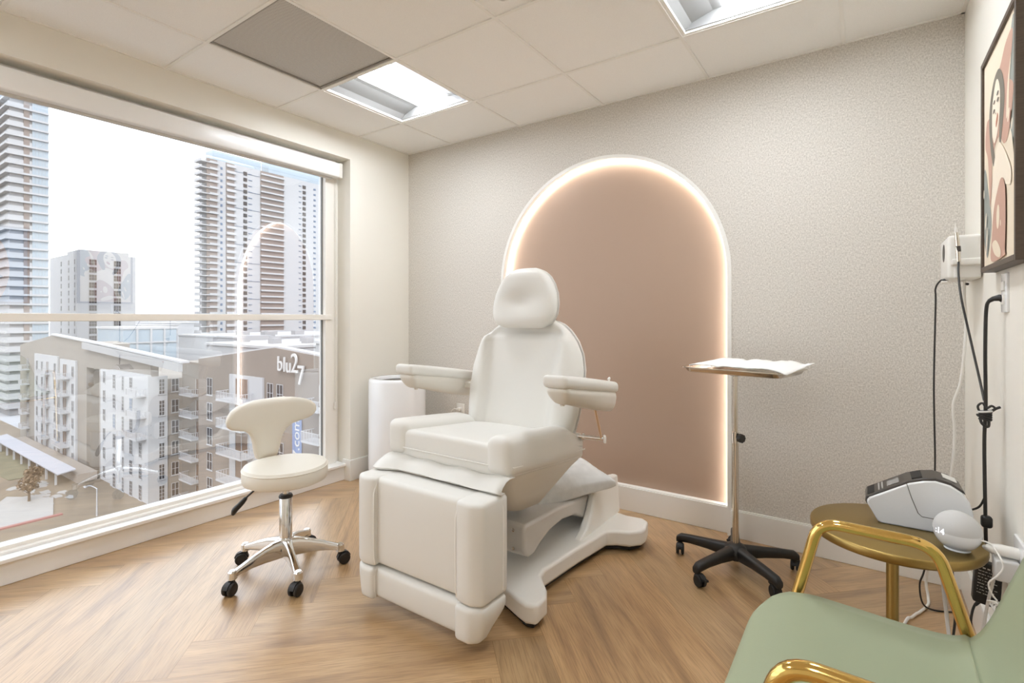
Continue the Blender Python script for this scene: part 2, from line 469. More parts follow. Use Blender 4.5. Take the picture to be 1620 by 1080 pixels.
troffer(0, -4, 'unseen recessed fill light added behind the camera on the window side')  # fill troffer added out of view to brighten the room
troffer(3, -4, 'unseen recessed fill light added behind the camera away from the window')  # second added fill troffer, also out of view
x0, y0 = GX0 + 0.008, GY0 - T + 0.008; s = T - 0.016
t = thing('ceiling_vent', 'dark grey perforated return air grille set in the ceiling', 'ceiling vent', (x0 + s / 2, y0 + s / 2, H))
k = G(); h = s / 2
for b in ((-h, -h + 0.01, -h, h), (h - 0.01, h, -h, h), (-h, h, -h, -h + 0.01), (-h, h, h - 0.01, h)): k.box(*b, 0.0, 0.014)
link('frame', k, mat('grille frame', (150, 145, 137), 0.45), t)
k = G(); k.box(-h + 0.01, h - 0.01, -h + 0.01, h - 0.01, 0.007, 0.012); link('perforated_panel', k, PERF, t)
# sprinkler rosette at the very top edge
t = thing('fire_sprinkler', 'round white sprinkler cap on the ceiling at the top edge', 'sprinkler', (1.772, -1.205, H))
k = G(); k.lathe([(0.0005, -0.010), (0.034, -0.010), (0.042, -0.004), (0.042, 0.002)], n=28); link('cover_plate', k, PLASTW, t)
k = G(); k.lathe([(0.012, -0.022), (0.016, -0.018), (0.016, -0.010)], n=16); link('heat_cap', k, PLASTG, t)

# baseboards
BH = 0.145
def base(name, boxes):
    k = G()
    for b in boxes:
        k.box(*b[:4], 0, BH - 0.006)
        x0, x1, y0, y1 = b[:4]; e = 0.004
        k.box(x0 + (e if b[4] == 'x' else 0), x1 - (0 if b[4] != '-x' else 0), y0 + (e if b[4] == 'y' else 0), y1, BH - 0.006, BH)
    return struct(name, k, TRIMW, bevel=0.002)
base('baseboard_back', [(0.0, AL - 0.016, -0.014, 0, 'y'), (AR + 0.016, W, -0.014, 0, 'y'), (AL + 0.004, AR - 0.004, ND - 0.04, ND, 'y')])
base('baseboard_left', [(WX, WX + 0.014, WYR - 0.0, 0, 'z'), (WX - 0.07, WX + 0.014, WYR - 0.012, WYR, 'z')])
base('baseboard_right', [(W - 0.014, W, YF, 0, 'z')])

# window
g = G(); g.box(-0.20, -0.045, YF, WYR - 0.002, 0.098, 0.116); g.box(-0.075, -0.062, YF, WYR - 0.002, 0.0, 0.098)
struct('trim_2', g, SILLW, bevel=0.003)
GXX = -0.172
win = bpy.data.objects.new('window_1', None); COL.objects.link(win); win['kind'] = 'structure'
k = G()
k.box(-0.20, -0.13, WYR - 0.115, WYR - 0.03, 0.116, WT)         # right stile
k.box(-0.205, -0.15, WYR - 0.03, WYR, 0.116, WT)
k.box(-0.20, -0.135, YF, WYR - 0.115, 0.116, 0.145)              # bottom rail
k.box(-0.20, -0.11, YF, WYR - 0.115, 0.116, 0.128)
k.box(-0.20, -0.13, YF, WYR - 0.115, WT - 0.06, WT)              # top rail
link('window_frame', k, FRAMEM, win, bevel=0.002)
k = G(); k.box(-0.20, -0.12, YF, WYR - 0.075, 1.124, 1.161); link('mullion', k, FRAMEM, win, bevel=0.003)
k = G()
for za, zb in ((0.145, 1.124), (1.161, WT - 0.06)):
    k.box(GXX - 0.006, GXX + 0.010, WYR - 0.120, WYR - 0.115, za, zb)
link('gasket', k, GASKET, win)
k = G(); k.add([(GXX, YF, 0.145), (GXX, WYR - 0.118, 0.145), (GXX, WYR - 0.118, WT - 0.06), (GXX, YF, WT - 0.06)], [(0, 1, 2, 3)])
link('glass', k, GLASS, win, smooth=False)
# roller blind
t = thing('roller_blind', 'white roller blind cassette rolled up under the window head', 'blind', (-0.09, -2.4, 2.16))
k = G(); k.rbox((0, 0, 0.003), 0.075, 3.60, 0.098, 0.008, (1, 1, 1)); link('cassette', k, SILLW, t)
k = G(); k.rbox((-0.004, 1.8, 0.002), 0.085, 0.028, 0.105, 0.006, (1, 1, 1)); link('end_bracket', k, PLASTW, t)
k = G(); k.tube([(-0.02, -1.78, -0.048), (-0.02, 1.76, -0.048)], 0.012, 12); link('hem_bar', k, PLASTG, t)
k = G()
for dy in (0.0, 0.012):
    k.tube([(-0.028, 1.795 + dy, -0.05), (-0.028, 1.795 + dy, -1.62)], 0.0022, 6)
k.rbox((-0.028, 1.801, -1.64), 0.012, 0.02, 0.05, 0.004, 1); link('bead_chain', k, PLASTW, t)
# ------------------------------------------------------------------ rolling stool
def caster(g, c, a, r=0.027, w=0.034, mi=0, brake=False):
    """twin-wheel caster; c = pivot point above the wheel, a = heading of the wheel"""
    ux, uy = cos(a), sin(a); px, py = -uy, ux
    cc = (c[0] + ux * 0.016, c[1] + uy * 0.016, r)
    for sg in (-1, 1):
        rings = []
        for rr, h in ((r - 0.005, 0.0045), (r, 0.008), (r, w / 2 - 0.004), (r - 0.004, w / 2), (r * 0.4, w / 2 + 0.001)):
            rings.append([(cc[0] + ux * rr * cos(2 * PI * q / 20) + px * sg * h, cc[1] + uy * rr * cos(2 * PI * q / 20) + py * sg * h, cc[2] + rr * sin(2 * PI * q / 20)) for q in range(20)])
        g.loft(rings if sg > 0 else [r_[::-1] for r_ in rings], True, True, mi)
    # hood and stem
    sec = [(r + 0.006) * 1.0]
    hood = []
    for sg in (-1, 1):
        hood.append([(cc[0] + ux * (r + 0.004) * cos(q * PI / 8 + 0.25) + px * sg * 0.011, cc[1] + uy * (r + 0.004) * cos(q * PI / 8 + 0.25) + py * sg * 0.011, cc[2] + (r + 0.004) * sin(q * PI / 8 + 0.25)) for q in range(8)] + [(cc[0] + px * sg * 0.011, cc[1] + py * sg * 0.011, cc[2])])
    g.loft(hood, True, True, mi)
    g.tube([(c[0], c[1], r * 1.2), (c[0], c[1], c[2])], 0.010, 10, mi)
    if brake:
        g.obox((cc[0] + ux * (r + 0.006), cc[1] + uy * (r + 0.006), cc[2] + 0.016), (ux, uy, 0.1), (px, py, 0), (-0.1 * ux, -0.1 * uy, 1), 0.014, 0.008, 0.004, mi)

st = thing('rolling_stool', 'cream stool with winged backrest and chrome base in front of the window', 'stool', (0.806, -1.537, 0))
g = G()
for k in range(5):
    a = rad(-91.8 + 72 * k); u = Vector((cos(a), sin(a), 0)); p = Vector((-sin(a), cos(a), 0)); rings = []
    for d, zc, hz, hw in ((0.02, 0.112, 0.040, 0.026), (0.055, 0.110, 0.038, 0.018), (0.10, 0.106, 0.031, 0.015), (0.15, 0.098, 0.023, 0.014), (0.195, 0.088, 0.016, 0.0145), (0.225, 0.080, 0.013, 0.016)):
        rings.append([tuple(u * d + p * hw * math.copysign(abs(cos(q)) ** 0.5, cos(q)) + Vector((0, 0, zc + hz * math.copysign(abs(sin(q)) ** 0.5, sin(q))))) for q in [2 * PI * i / 20 for i in range(20)]])
    g.loft(rings)
    e = u * 0.232
    g.lathe([(0.0005, 0.096), (0.012, 0.096), (0.018, 0.090), (0.019, 0.062), (0.014, 0.060)], (e.x, e.y, 0), 18)
g.lathe([(0.034, 0.075), (0.036, 0.085), (0.034, 0.150), (0.029, 0.158)], n=28)
link('star_base', g, CHROME, st)
for k in range(5):
    a = rad(-91.8 + 72 * k); g = G()
    caster(g, (0.232 * cos(a), 0.232 * sin(a), 0.066), a + rad((25, -50, 20, -35, 40)[k]), 0.027, 0.042)
    link('caster', g, BLACKP, st)
g = G(); g.lathe([(0.027, 0.10), (0.027, 0.338), (0.024, 0.342)], n=28); g.lathe([(0.0145, 0.34), (0.0145, 0.41)], n=18)
link('gas_column', g, CHROME, st)
g = G(); g.lathe([(0.029, 0.334), (0.030, 0.340), (0.026, 0.348), (0.016, 0.349)], n=24); g.lathe([(0.020, 0.386), (0.036, 0.394), (0.040, 0.412), (0.02, 0.414)], n=24)
link('collar', g, BLACKP, st)
g = G(); g.lathe([(0.0005, 0.410), (0.160, 0.410), (0.173, 0.416), (0.179, 0.430), (0.179, 0.466), (0.176, 0.472), (0.178, 0.475), (0.172, 0.485), (0.14, 0.490), (0.07, 0.4925), (0.0005, 0.493)], n=56)
link('seat', g, LEATHERW, st)
g = G(); g.lathe([(0.1785, 0.4715), (0.1805, 0.4735), (0.1785, 0.4755)], n=56); link('seat_piping', g, LEATHERW, st)
# winged backrest (wide axis = local y, faces +x)
TW = [(-0.142, 0.034), (-0.139, 0.050), (-0.125, 0.052), (-0.10, 0.060), (-0.06, 0.068), (-0.03, 0.078), (-0.005, 0.096), (0.012, 0.128), (0.02, 0.165), (0.03, 0.195), (0.045, 0.213), (0.066, 0.221), (0.09, 0.216), (0.11, 0.198), (0.126, 0.165), (0.136, 0.12), (0.140, 0.085)]
def backfn(x, y, z):
    w = interp(TW, z); s_ = y / 0.22
    zz = z * 1.0
    t = x * (1 - 0.35 * abs(s_) ** 3)
    lift = 0.0
    return (t + 0.055 * (s_ * w / 0.22) ** 2 + 0.02 * sm(0.0, 0.14, abs(zz + 0.14) * 0.5), s_ * w, zz)
g = G(); g.rbox((-0.212, 0.028, 0.615), 0.052, 0.44, 0.285, 0.022, (2, 16, 26), fn=backfn, puff=(0.006, 0, 0)); link('backrest', g, LEATHERW, st)
g = G(); g.tube(cr([(-0.10, 0, 0.418), (-0.18, 0.01, 0.40), (-0.222, 0.02, 0.42), (-0.236, 0.028, 0.47), (-0.236, 0.028, 0.54)], 5), 0.011, 10, flat=1.0); link('back_support', g, BLACKP, st)
# height lever
g = G(); g.tube(cr([(-0.03, -0.03, 0.405), (-0.075, -0.085, 0.385), (-0.115, -0.13, 0.335)], 5), 0.0042, 8)
g.tube(cr([(-0.108, -0.122, 0.345), (-0.120, -0.137, 0.322), (-0.138, -0.155, 0.295), (-0.145, -0.162, 0.272)], 4), [0.007, 0.009, 0.010, 0.011, 0.0115, 0.012, 0.0125, 0.0125, 0.0125, 0.012, 0.010, 0.008, 0.005], 10)
link('height_lever', g, BLACKP, st)

# ------------------------------------------------------------------ treatment chair (local x = world x-1.595, local y = world y+0.9)
tc = thing('treatment_chair', 'large cream upholstered treatment chair in front of the lit arch', 'treatment chair', (1.595, -0.9, 0))
OX, OY = 1.595, -0.9
def wl(x, y, z=0): return (x - OX, y - OY, z)
# base plate
half = [(0.0, -0.305), (0.16, -0.325), (0.30, -0.385), (0.345, -0.40), (0.385, -0.385), (0.382, -0.31), (0.355, -0.265), (0.285, -0.19), (0.272, -0.14), (0.292, 0.10), (0.325, 0.355), (0.365, 0.385), (0.42, 0.405), (0.462, 0.455), (0.466, 0.50), (0.448, 0.585), (0.41, 0.61), (0.33, 0.60), (0.24, 0.62), (0.0, 0.62)]
poly = half + [(-x, y) for x, y in half[::-1] if x > 0]
def inset(P, d):
    n = len(P); out = []
    for i in range(n):
        a, b, c = Vector(P[i - 1]), Vector(P[i]), Vector(P[(i + 1) % n])
        n1 = Vector((-(b - a).y, (b - a).x)).normalized(); n2 = Vector((-(c - b).y, (c - b).x)).normalized()
        k = (n1 + n2); k = k / max(0.3, k.dot(k)) * 2
        out.append(tuple(b + k * d))
    return out
sp = [tuple(p)[:2] for p in cr([(x, y, 0) for x, y in poly], 3, True)]
g = G()
g.prism(poly, lambda a, b: (a, b, 0.030), lambda a, b: (a, b, 0.106)); link('base', g, PLASTW, tc, ang=50, bevel=0.014, seg=4)
g = G()
for x, y in ((0.33, -0.345), (-0.33, -0.345), (0.41, 0.52), (-0.41, 0.52)): g.lathe([(0.026, 0.0), (0.028, 0.004), (0.028, 0.027)], (x * 0.97, y * 0.97, 0), 18)
ip = inset(poly, 0.022); g.prism(ip, lambda a, b: (a, b, 0.010), lambda a, b: (a, b, 0.034)); link('under_skirt', g, BLACKR, tc)
# rear tower rising from the base
g = G()
prof = [(-0.60 + 0.9, 0.100), (-0.52 + 0.9, 0.135), (-0.46 + 0.9, 0.20), (-0.425 + 0.9, 0.27), (-0.40 + 0.9, 0.315), (-0.36 + 0.9, 0.335), (-0.27 + 0.9, 0.30), (-0.262 + 0.9, 0.10)]
TWX = 0.275
tw = [(p[0] - (0.13 if p[0] < 0.6 else 0), p[1]) for p in prof]
g.prism(tw[::-1], lambda a, b: (0.228, a, b), lambda a, b: (0.275 - 0.05 * (b - 0.1), a, b))
g.prism(tw[::-1], lambda a, b: (-0.275 + 0.05 * (b - 0.1), a, b), lambda a, b: (-0.228, a, b))
g.box(-0.2, 0.2, 0.46, 0.63, 0.10, 0.29)
link('rear_tower', g, PLASTW, tc, bevel=0.012, seg=3)
# lift arm housing
g = G()
arm = [(-0.215, 0.300), (-0.225, 0.282), (-0.225, 0.205), (-0.215, 0.175), (-0.185, 0.158), (-0.145, 0.160), (-0.10, 0.185), (-0.02, 0.212), (0.10, 0.222), (0.22, 0.205), (0.33, 0.15), (0.44, 0.13), (0.47, 0.24), (0.30, 0.265), (0.05, 0.288)]
g.prism(arm[::-1], lambda a, b: (-0.225, a, b), lambda a, b: (0.225, a, b))
link('lift_arm', g, PLASTG, tc, bevel=0.012, seg=3)
for z in (0.272, 0.196):
    for sx in (-1, 1):
        g = G(); g.lathe([(0.0075, 0.0), (0.0075, -0.003), (0.004, -0.005), (0.0005, -0.005)], (sx * 0.17, -0.224, z), 14, axis='y'); link('bolt', g, STEEL, tc)
# seat shell under the cushion
TILT = -0.09
def tz(y): return TILT * (y - (-0.20))
g = G()
def ring(hx, y0, y1, z0, cr_=0.05):
    pts = []
    for (cx, cy, a) in ((hx - cr_, y0 + cr_, -90), (hx - cr_, y1 - cr_, 0), (-hx + cr_, y1 - cr_, 90), (-hx + cr_, y0 + cr_, 180)):
        for q in range(5):
            t = rad(a + 22.5 * q); x, y = cx + cr_ * cos(t), cy + cr_ * sin(t); pts.append((x, y, z0 + tz(y)))
    return pts
g.loft([ring(0.12, -0.16, -0.05, 0.325), ring(0.185, -0.23, -0.01, 0.345), ring(0.225, -0.33, 0.035, 0.41), ring(0.278, -0.43, 0.115, 0.505), ring(0.292, -0.455, 0.155, 0.53), ring(0.294, -0.457, 0.155, 0.538)])
link('seat_shell', g, ARMUND, tc, ang=60)
# seat cushion: centre and raised side bolsters
def seatfn(hx):
    def f(x, y, z):
        zz = z + tz(y - 0.16)
        return (x, y, zz)
    return f
g = G(); g.rbox((0, -0.155, 0.592), 0.615, 0.60, 0.115, 0.022, (8, 8, 2), fn=lambda x, y, z: (x, y, z + TILT * (y + 0.045) + (0.008 * (1 - (x / 0.31) ** 2) if z > 0 else 0)))
seat = link('seat_cushion', g, LEATHER, tc)
for sx in (-1, 1):
    g = G()
    def bol(x, y, z, sx=sx):
        inn = -sx * x
        top = z > 0
        back = sm(0.12, 0.26, y)          # the bolster falls away next to the backrest
        hz = (0.022 * (1 - 0.5 * sm(0, 0.06, inn)) - 0.045 * back * (1 if top else 0)) if top else 0
        sh = 0.02 * sm(-0.26, -0.1, y) * (1 if inn > 0 else 0)
        return (x + sx * 0.0 - sx * sh * 0, y, z + hz + TILT * (y + 0.035))
    g.rbox((sx * 0.262, -0.165, 0.606), 0.112, 0.595, 0.126, 0.032, (3, 10, 3), fn=bol, puff=(0.004, 0.004, 0.003))
    link('side_bolster', g, LEATHER, seat)
g = G()
for sx in (-1, 1):
    g.tube([(sx * 0.3172, y, 0.566 + TILT * (y + 0.045)) for y in (-0.44, -0.2, 0.0, 0.13)], 0.0028, 6)
g.tube([(x, -0.4590, 0.566 + TILT * (-0.455 + 0.045)) for x in (-0.30, 0.0, 0.30)], 0.0028, 6)
link('piping', g, PIPING, seat)
# vinyl flap folded over the leg rest
g = G(); rings = []
for i in range(25):
    x = -0.31 + 0.63 * i / 24; w = 0.006 * sin(i * 0.9) + 0.010 * math.exp(-((i - 4) / 2.0) ** 2)
    y0 = -0.45
    ln = 0.006 + 0.014 * (i / 24) + 0.045 * math.exp(-((i - 1) / 2.5) ** 2)
    rings.append([(x, y0 + 0.02, 0.566), (x, y0 - 0.012, 0.566 + w), (x, y0 - 0.035, 0.560 + w), (x, y0 - 0.045 - ln * 0.5, 0.546 + w), (x, y0 - 0.05 - ln, 0.530 + w * 0.3), (x, y0 - 0.046 - ln, 0.5265), (x, y0 - 0.03 - ln * 0.6, 0.526)])
g.loft(rings, False, False); link('vinyl_flap', g, LEATHER, tc, solid=0.004)
# leg rest and foot rest
LY = -0.63       # front face, local y (world -1.53)
lr = G(); lr.rbox((0, LY + 0.087, 0.348), 0.47, 0.13, 0.338, 0.02, (6, 2, 6), puff=(0, 0.008, 0)); leg = link('leg_rest', lr, LEATHER, tc)
for sx in (-1, 1):
    g = G()
    def lb(x, y, z, sx=sx):
        o = sx * x / 0.055                      # -1 inner .. 1 outer
        fr = 1 if y < 0 else 0
        return (x, y + fr * (0.030 * sm(0.15, 1.0, o) ** 1.0 * 0.6 + 0.006 * sm(-0.2, -1.0, o)), z)
    g.rbox((sx * 0.262, LY + 0.080, 0.348), 0.112, 0.166, 0.345, 0.016, (6, 3, 8), fn=lb, puff=(0.002, 0.003, 0)); link('side_bolster', g, LEATHER, leg)
    g = G()
    xs_ = sx * 0.2085; yf = LY + 0.004
    g.tube([(xs_, yf + 0.006, 0.185), (xs_, yf, 0.22), (xs_, yf - 0.001, 0.34), (xs_, yf, 0.46), (xs_, yf + 0.015, 0.504), (xs_, yf + 0.06, 0.516)], 0.0026, 6)
    xo = sx * 0.319; yo = LY + 0.128
    g.tube(cr([(xo, yo, 0.195), (xo, yo, 0.32), (xo, yo, 0.46), (xo - sx * 0.012, yo, 0.503), (xo - sx * 0.05, yo, 0.517)], 4), 0.0035, 6)
    link('piping', g, PIPING, leg)
def foot(hw, bul):
    def f(x, y, z):
        # cushion with a rounded, receding underside
        t = (z + 0.05) / 0.10
        dy = 0.0
        if z < 0.02:
            b = sm(0.02, -0.06, z)
            if y > -0.02: y = y - 0.075 * b * sm(-0.02, 0.05, y)
        return (x, y, z)
    return f
g = G(); g.rbox((0, LY + 0.082, 0.110), 0.47, 0.13, 0.118, 0.020, (6, 3, 5), fn=foot(0.2, 0), puff=(0, 0.006, 0)); fo = link('foot_rest', g, LEATHER, tc)
for sx in (-1, 1):
    g = G()
    def fb(x, y, z, sx=sx):
        o = sx * x / 0.055; fr = 1 if y < 0 else 0
        y2 = y + fr * (0.022 * sm(0.1, 1.0, o))
        b = sm(0.035, -0.062, z)
        if y2 > -0.02: y2 -= 0.085 * b * sm(-0.02, 0.05, y2)
        return (x - sx * 0.018 * b * sm(-0.3, 1, o), y2, z)
    g.rbox((sx * 0.262, LY + 0.076, 0.110), 0.112, 0.164, 0.124, 0.018, (5, 4, 6), fn=fb, puff=(0.002, 0.002, 0)); link('side_bolster', g, LEATHER, fo)
    g = G(); xs_ = sx * 0.2065
    g.tube([(sx * 0.2085, LY + 0.014, 0.164), (sx * 0.2085, LY + 0.006, 0.14), (sx * 0.2085, LY + 0.006, 0.085), (sx * 0.2085, LY + 0.012, 0.056)], 0.0026, 6); link('piping', g, PIPING, fo)
g = G(); g.box(-0.20, 0.20, LY + 0.15, LY + 0.185, 0.16, 0.49); g.box(-0.05, 0.05, LY + 0.18, -0.30, 0.38, 0.44); link('leg_rest_frame', g, ARMUND, tc, bevel=0.006)
# backrest
BW = [(0.565, 0.272), (0.60, 0.285), (0.70, 0.306), (0.80, 0.316), (0.90, 0.312), (0.97, 0.295), (1.03, 0.262), (1.075, 0.222), (1.11, 0.178), (1.13, 0.140)]
SEAMX = [(0.56, 0.205), (0.66, 0.196), (0.80, 0.198), (0.92, 0.206), (1.02, 0.216), (1.09, 0.205), (1.13, 0.19)]
def rec(z): return 0.0 + 0.235 * (z - 0.60)     # recline, local y of the front face relative to y at z = .60
def backf(x, y, z):
    zz = z + 0.845
    w = interp(BW, zz); u = x / 0.316; xx = u * w
    sx = interp(SEAMX, zz)
    yy = y
    if y < 0:
        yy += 0.026 * (1 - sm(sx - 0.028, sx + 0.010, abs(xx))) * sm(1.13, 1.04, zz)    # centre panel sits back
        yy += 0.030 * sm(sx + 0.03, w, abs(xx))
    return (xx, yy + rec(zz), zz)
g = G(); g.rbox((0, 0.055, 0), 0.632, 0.135, 0.57, 0.045, (26, 3, 26), fn=backf); bk = link('backrest', g, LEATHER, tc, ang=70)
for sx in (-1, 1):
    g = G(); g.tube([(sx * interp(SEAMX, z), 0.055 - 0.0675 + rec(z) + 0.0115 + 0.02 * sm(1.06, 1.13, z), z) for z in [0.60 + 0.455 * i / 20 for i in range(21)]], 0.0026, 6); link('piping', g, PIPING, bk)
g = G(); g.rbox((0, 0, 0), 0.52, 0.03, 0.46, 0.014, (2, 1, 6), fn=lambda x, y, z: (x * (1 if z < 0.1 else 1 - 0.3 * (z - 0.1) / 0.13), y + 0.128 + rec(z + 0.82), z + 0.82)); link('back_shell', g, ARMUND, bk)
# headrest
HW = [(-0.145, 0.128), (-0.125, 0.158), (-0.08, 0.180), (-0.03, 0.184), (0.02, 0.174), (0.065, 0.154), (0.105, 0.124), (0.13, 0.094), (0.145, 0.06)]
def headf(x, y, z):
    w = interp(HW, z); u = x / 0.18; xx = u * w
    yy = y
    if y < 0: yy += 0.030 * math.exp(-((xx / 0.085) ** 2 + ((z + 0.012) / 0.045) ** 2)) + 0.018 * u * u
    return (xx, yy + 0.16 * z, z)
g = G(); g.rbox((0.005, 0.118, 1.236), 0.36, 0.105, 0.290, 0.045, (18, 3, 18), fn=headf); hd = link('headrest', g, LEATHER, tc, ang=70)
g = G(); g.tube([(sx_, 0.118 + 0.03 + 0.16 * (z), 1.236 + z) for sx_, z in [(0.005 + interp(HW, -0.14 + 0.28 * i / 24) * 1.004, -0.14 + 0.28 * i / 24) for i in range(25)]], 0.0025, 6)
g = G()
for sx in (-0.05, 0.05): g.tube([(sx, 0.165, 1.22), (sx, 0.195, 1.00)], 0.008, 10)
link('headrest_post', g, CHROME, tc)
# armrests
for sx in (-1, 1):
    # local y runs from the front end (-0.29) back; the arm drops towards the back
    def af(x, y, z): return (x, y, z - 0.135 * (y + 0.24) - 0.02 * sm(0.0, 0.25, y))
    ar = thing('armrest', None, None); ar.parent = tc
    g = G(); g.rbox((sx * 0.402, -0.05, 0.0), 0.108, 0.490, 0.048, 0.018, (4, 8, 1), puff=(0.002, 0, 0.004), fn=lambda x, y, z: (x, y, z + 0.903 - 0.150 * (y + 0.241)))
    pad = link('arm_pad', g, LEATHER, ar)
    g = G(); g.rbox((sx * 0.402, -0.045, 0.0), 0.102, 0.474, 0.078, 0.030, (4, 10, 8), fn=lambda x, y, z: (x * (1 - 0.25 * sm(0.01, -0.04, z)), y + 0.022 * sm(0.02, -0.04, z) * sm(0.0, -0.23, y), z + 0.852 - 0.150 * (y + 0.23) - 0.022 * sm(-0.2, 0.2, y) * sm(0.02, -0.03, z)))
    link('arm_shell', g, ARMUND, ar)
    g = G(); g.lathe([(0.0005, -0.012), (0.009, -0.011), (0.010, 0.0), (0.010, 0.02)], (sx * 0.395, -0.215, 0.812), 14); link('knob', g, ARMUND, ar)
    if sx < 0:
        g = G(); g.box(sx * 0.30, sx * 0.40, 0.09, 0.16, 0.775, 0.81); link('arm_bracket', g, ARMUND, ar, bevel=0.008)
        continue
    g = G(); g.tube(cr([(sx * 0.415, 0.165, 0.852), (sx * 0.418, 0.172, 0.866), (sx * 0.42, 0.168, 0.874), (sx * 0.42, 0.152, 0.868)], 4), 0.004, 8); link('strap_loop', g, PIPING, ar)
    g = G(); g.box(sx * 0.30, sx * 0.40, 0.09, 0.16, 0.775, 0.81); link('arm_bracket', g, ARMUND, ar, bevel=0.008)
    g = G(); g.tube([(sx * 0.392, 0.055, 0.80), (sx * 0.400, 0.130, 0.605)], 0.0085, 10, flat=0.5); link('support_strut', g, COPPER, ar)
    g = G(); g.tube([(sx * 0.30, 0.075, 0.618), (sx * 0.404, 0.132, 0.607)], 0.0095, 12); g.tube([(sx * 0.325, 0.089, 0.615), (sx * 0.333, 0.093, 0.614)], 0.018, 14); link('pivot_rod', g, CHROME, ar)
    g = G(); g.obox((sx * 0.412, 0.136, 0.606), (sx * 0.88, 0.47, -0.09), (0, 0, 1), (-0.47, 0.88, 0), 0.006, 0.016, 0.016); link('rod_cap', g, PLASTW, ar, bevel=0.004)

# pillow stored on the base behind the seat
pl = G()
def pil(x, y, z):
    a, b = x / 0.17, y / 0.21
    k = (max(0, 1 - a * a) * max(0, 1 - b * b)) ** 0.30
    q = 0.016 * mnoise.noise(Vector((x * 10, y * 10, z * 4))) + 0.012 * mnoise.noise(Vector((x * 24, y * 20, 3)))
    px = x * (1 - 0.10 * (1 - b * b) * abs(a)); py = y * (1 - 0.10 * (1 - a * a) * abs(b))
    zz = (0.084 * k + q * k + 0.004) * (1 if z > 0 else -0.55)
    zz += 0.05 * sm(-0.1, -0.2, x) * 0
    return (px, py, zz)
pl.rbox((0, 0, 0), 0.34, 0.42, 0.02, 0.004, (18, 20, 1), fn=pil)
pw = link('pillow', pl, PILLOWM); pw.location = (1.70, -0.60, 0.318); pw.rotation_euler = (rad(7), rad(4), rad(-33))
tag(pw, 'pale grey pillow tucked under the back of the treatment chair', 'pillow')

# ------------------------------------------------------------------ instrument stand
ms = thing('instrument_stand', 'chrome instrument tray stand on black five-star caster base', 'stand', (2.467, -0.364, 0))
g = G()
for k in range(5):
    a = rad(30 + 72 * k); u = Vector((cos(a), sin(a), 0)); p = Vector((-sin(a), cos(a), 0)); rings = []
    for d, zc, hz, hw in ((0.0, 0.082, 0.034, 0.030), (0.05, 0.082, 0.030, 0.024), (0.12, 0.082, 0.024, 0.020), (0.20, 0.080, 0.020, 0.019), (0.255, 0.075, 0.019, 0.019), (0.272, 0.066, 0.016, 0.016)):
        rings.append([tuple(u * d + p * hw * math.copysign(abs(cos(q)) ** 0.7, cos(q)) + Vector((0, 0, zc + hz * math.copysign(abs(sin(q)) ** 0.7, sin(q))))) for q in [2 * PI * i / 14 for i in range(14)]])
    g.loft(rings)
g.lathe([(0.045, 0.055), (0.052, 0.07), (0.046, 0.108), (0.022, 0.120), (0.018, 0.121)], n=26)
link('star_base', g, BLACKP, ms, ang=60)
for k in range(5):
    a = rad(30 + 72 * k); g = G()
    caster(g, (0.258 * cos(a), 0.258 * sin(a), 0.070), a + rad((60, 150, 110, 75, 165)[k]), 0.026, 0.036, brake=True); link('caster', g, BLACKR, ms)
g = G(); g.lathe([(0.0135, 0.10), (0.0135, 0.598)], n=20); link('lower_pole', g, STEEL, ms)
g = G(); g.lathe([(0.0095, 0.58), (0.0095, 0.888)], n=18); link('upper_pole', g, STEEL, ms)
g = G(); g.lathe([(0.0165, 0.575), (0.0165, 0.622), (0.010, 0.624)], n=18); link('clamp_collar', g, CHROME, ms)
g = G()
star = [((0.021 if q % 2 == 0 else 0.0175) * cos(2 * PI * q / 16), (0.021 if q % 2 == 0 else 0.0175) * sin(2 * PI * q / 16)) for q in range(16)]
d1 = Vector((0.85, -0.52, 0)); d2 = Vector((0.52, 0.85, 0))
g.prism(star, lambda a, b: tuple(d1 * 0.022 + d2 * a + Vector((0, 0, 0.60 + b))), lambda a, b: tuple(d1 * 0.040 + d2 * a + Vector((0, 0, 0.60 + b))))
g.tube([d1 * 0.012 + Vector((0, 0, 0.60)), d1 * 0.03 + Vector((0, 0, 0.60))], 0.007, 10); link('clamp_knob', g, BLACKP, ms, bevel=0.002)
g = G(); g.lathe([(0.024, 0.0), (0.026, 0.006), (0.012, 0.013)], (0, 0, 0.879), 20); link('tray_mount', g, BLACKP, ms)
trz = rad(-12.7)
R2 = Matrix.Rotation(trz, 4, 'Z')
g = G()
def tray_ring(hx, hy, r, z):
    pts = []
    for cx, cy, a in ((hx - r, -hy + r, -90), (hx - r, hy - r, 0), (-hx + r, hy - r, 90), (-hx + r, -hy + r, 180)):
        for q in range(6):
            t = rad(a + 18 * q); v = R2 @ Vector((cx + r * cos(t) + 0.028, cy + r * sin(t) + 0.01, z)); pts.append(tuple(v))
    return pts
TH = (0.222, 0.150)
g.loft([tray_ring(TH[0] - 0.022, TH[1] - 0.022, 0.03, 0.892), tray_ring(TH[0] - 0.014, TH[1] - 0.014, 0.032, 0.896), tray_ring(TH[0] - 0.006, TH[1] - 0.006, 0.036, 0.910), tray_ring(TH[0] + 0.006, TH[1] + 0.006, 0.04, 0.914), tray_ring(TH[0] + 0.006, TH[1] + 0.006, 0.04, 0.9165), tray_ring(TH[0] - 0.008, TH[1] - 0.008, 0.036, 0.9135), tray_ring(TH[0] - 0.018, TH[1] - 0.018, 0.03, 0.898), tray_ring(TH[0] - 0.04, TH[1] - 0.04, 0.02, 0.8955)])
link('tray', g, STEEL, ms, ang=50)
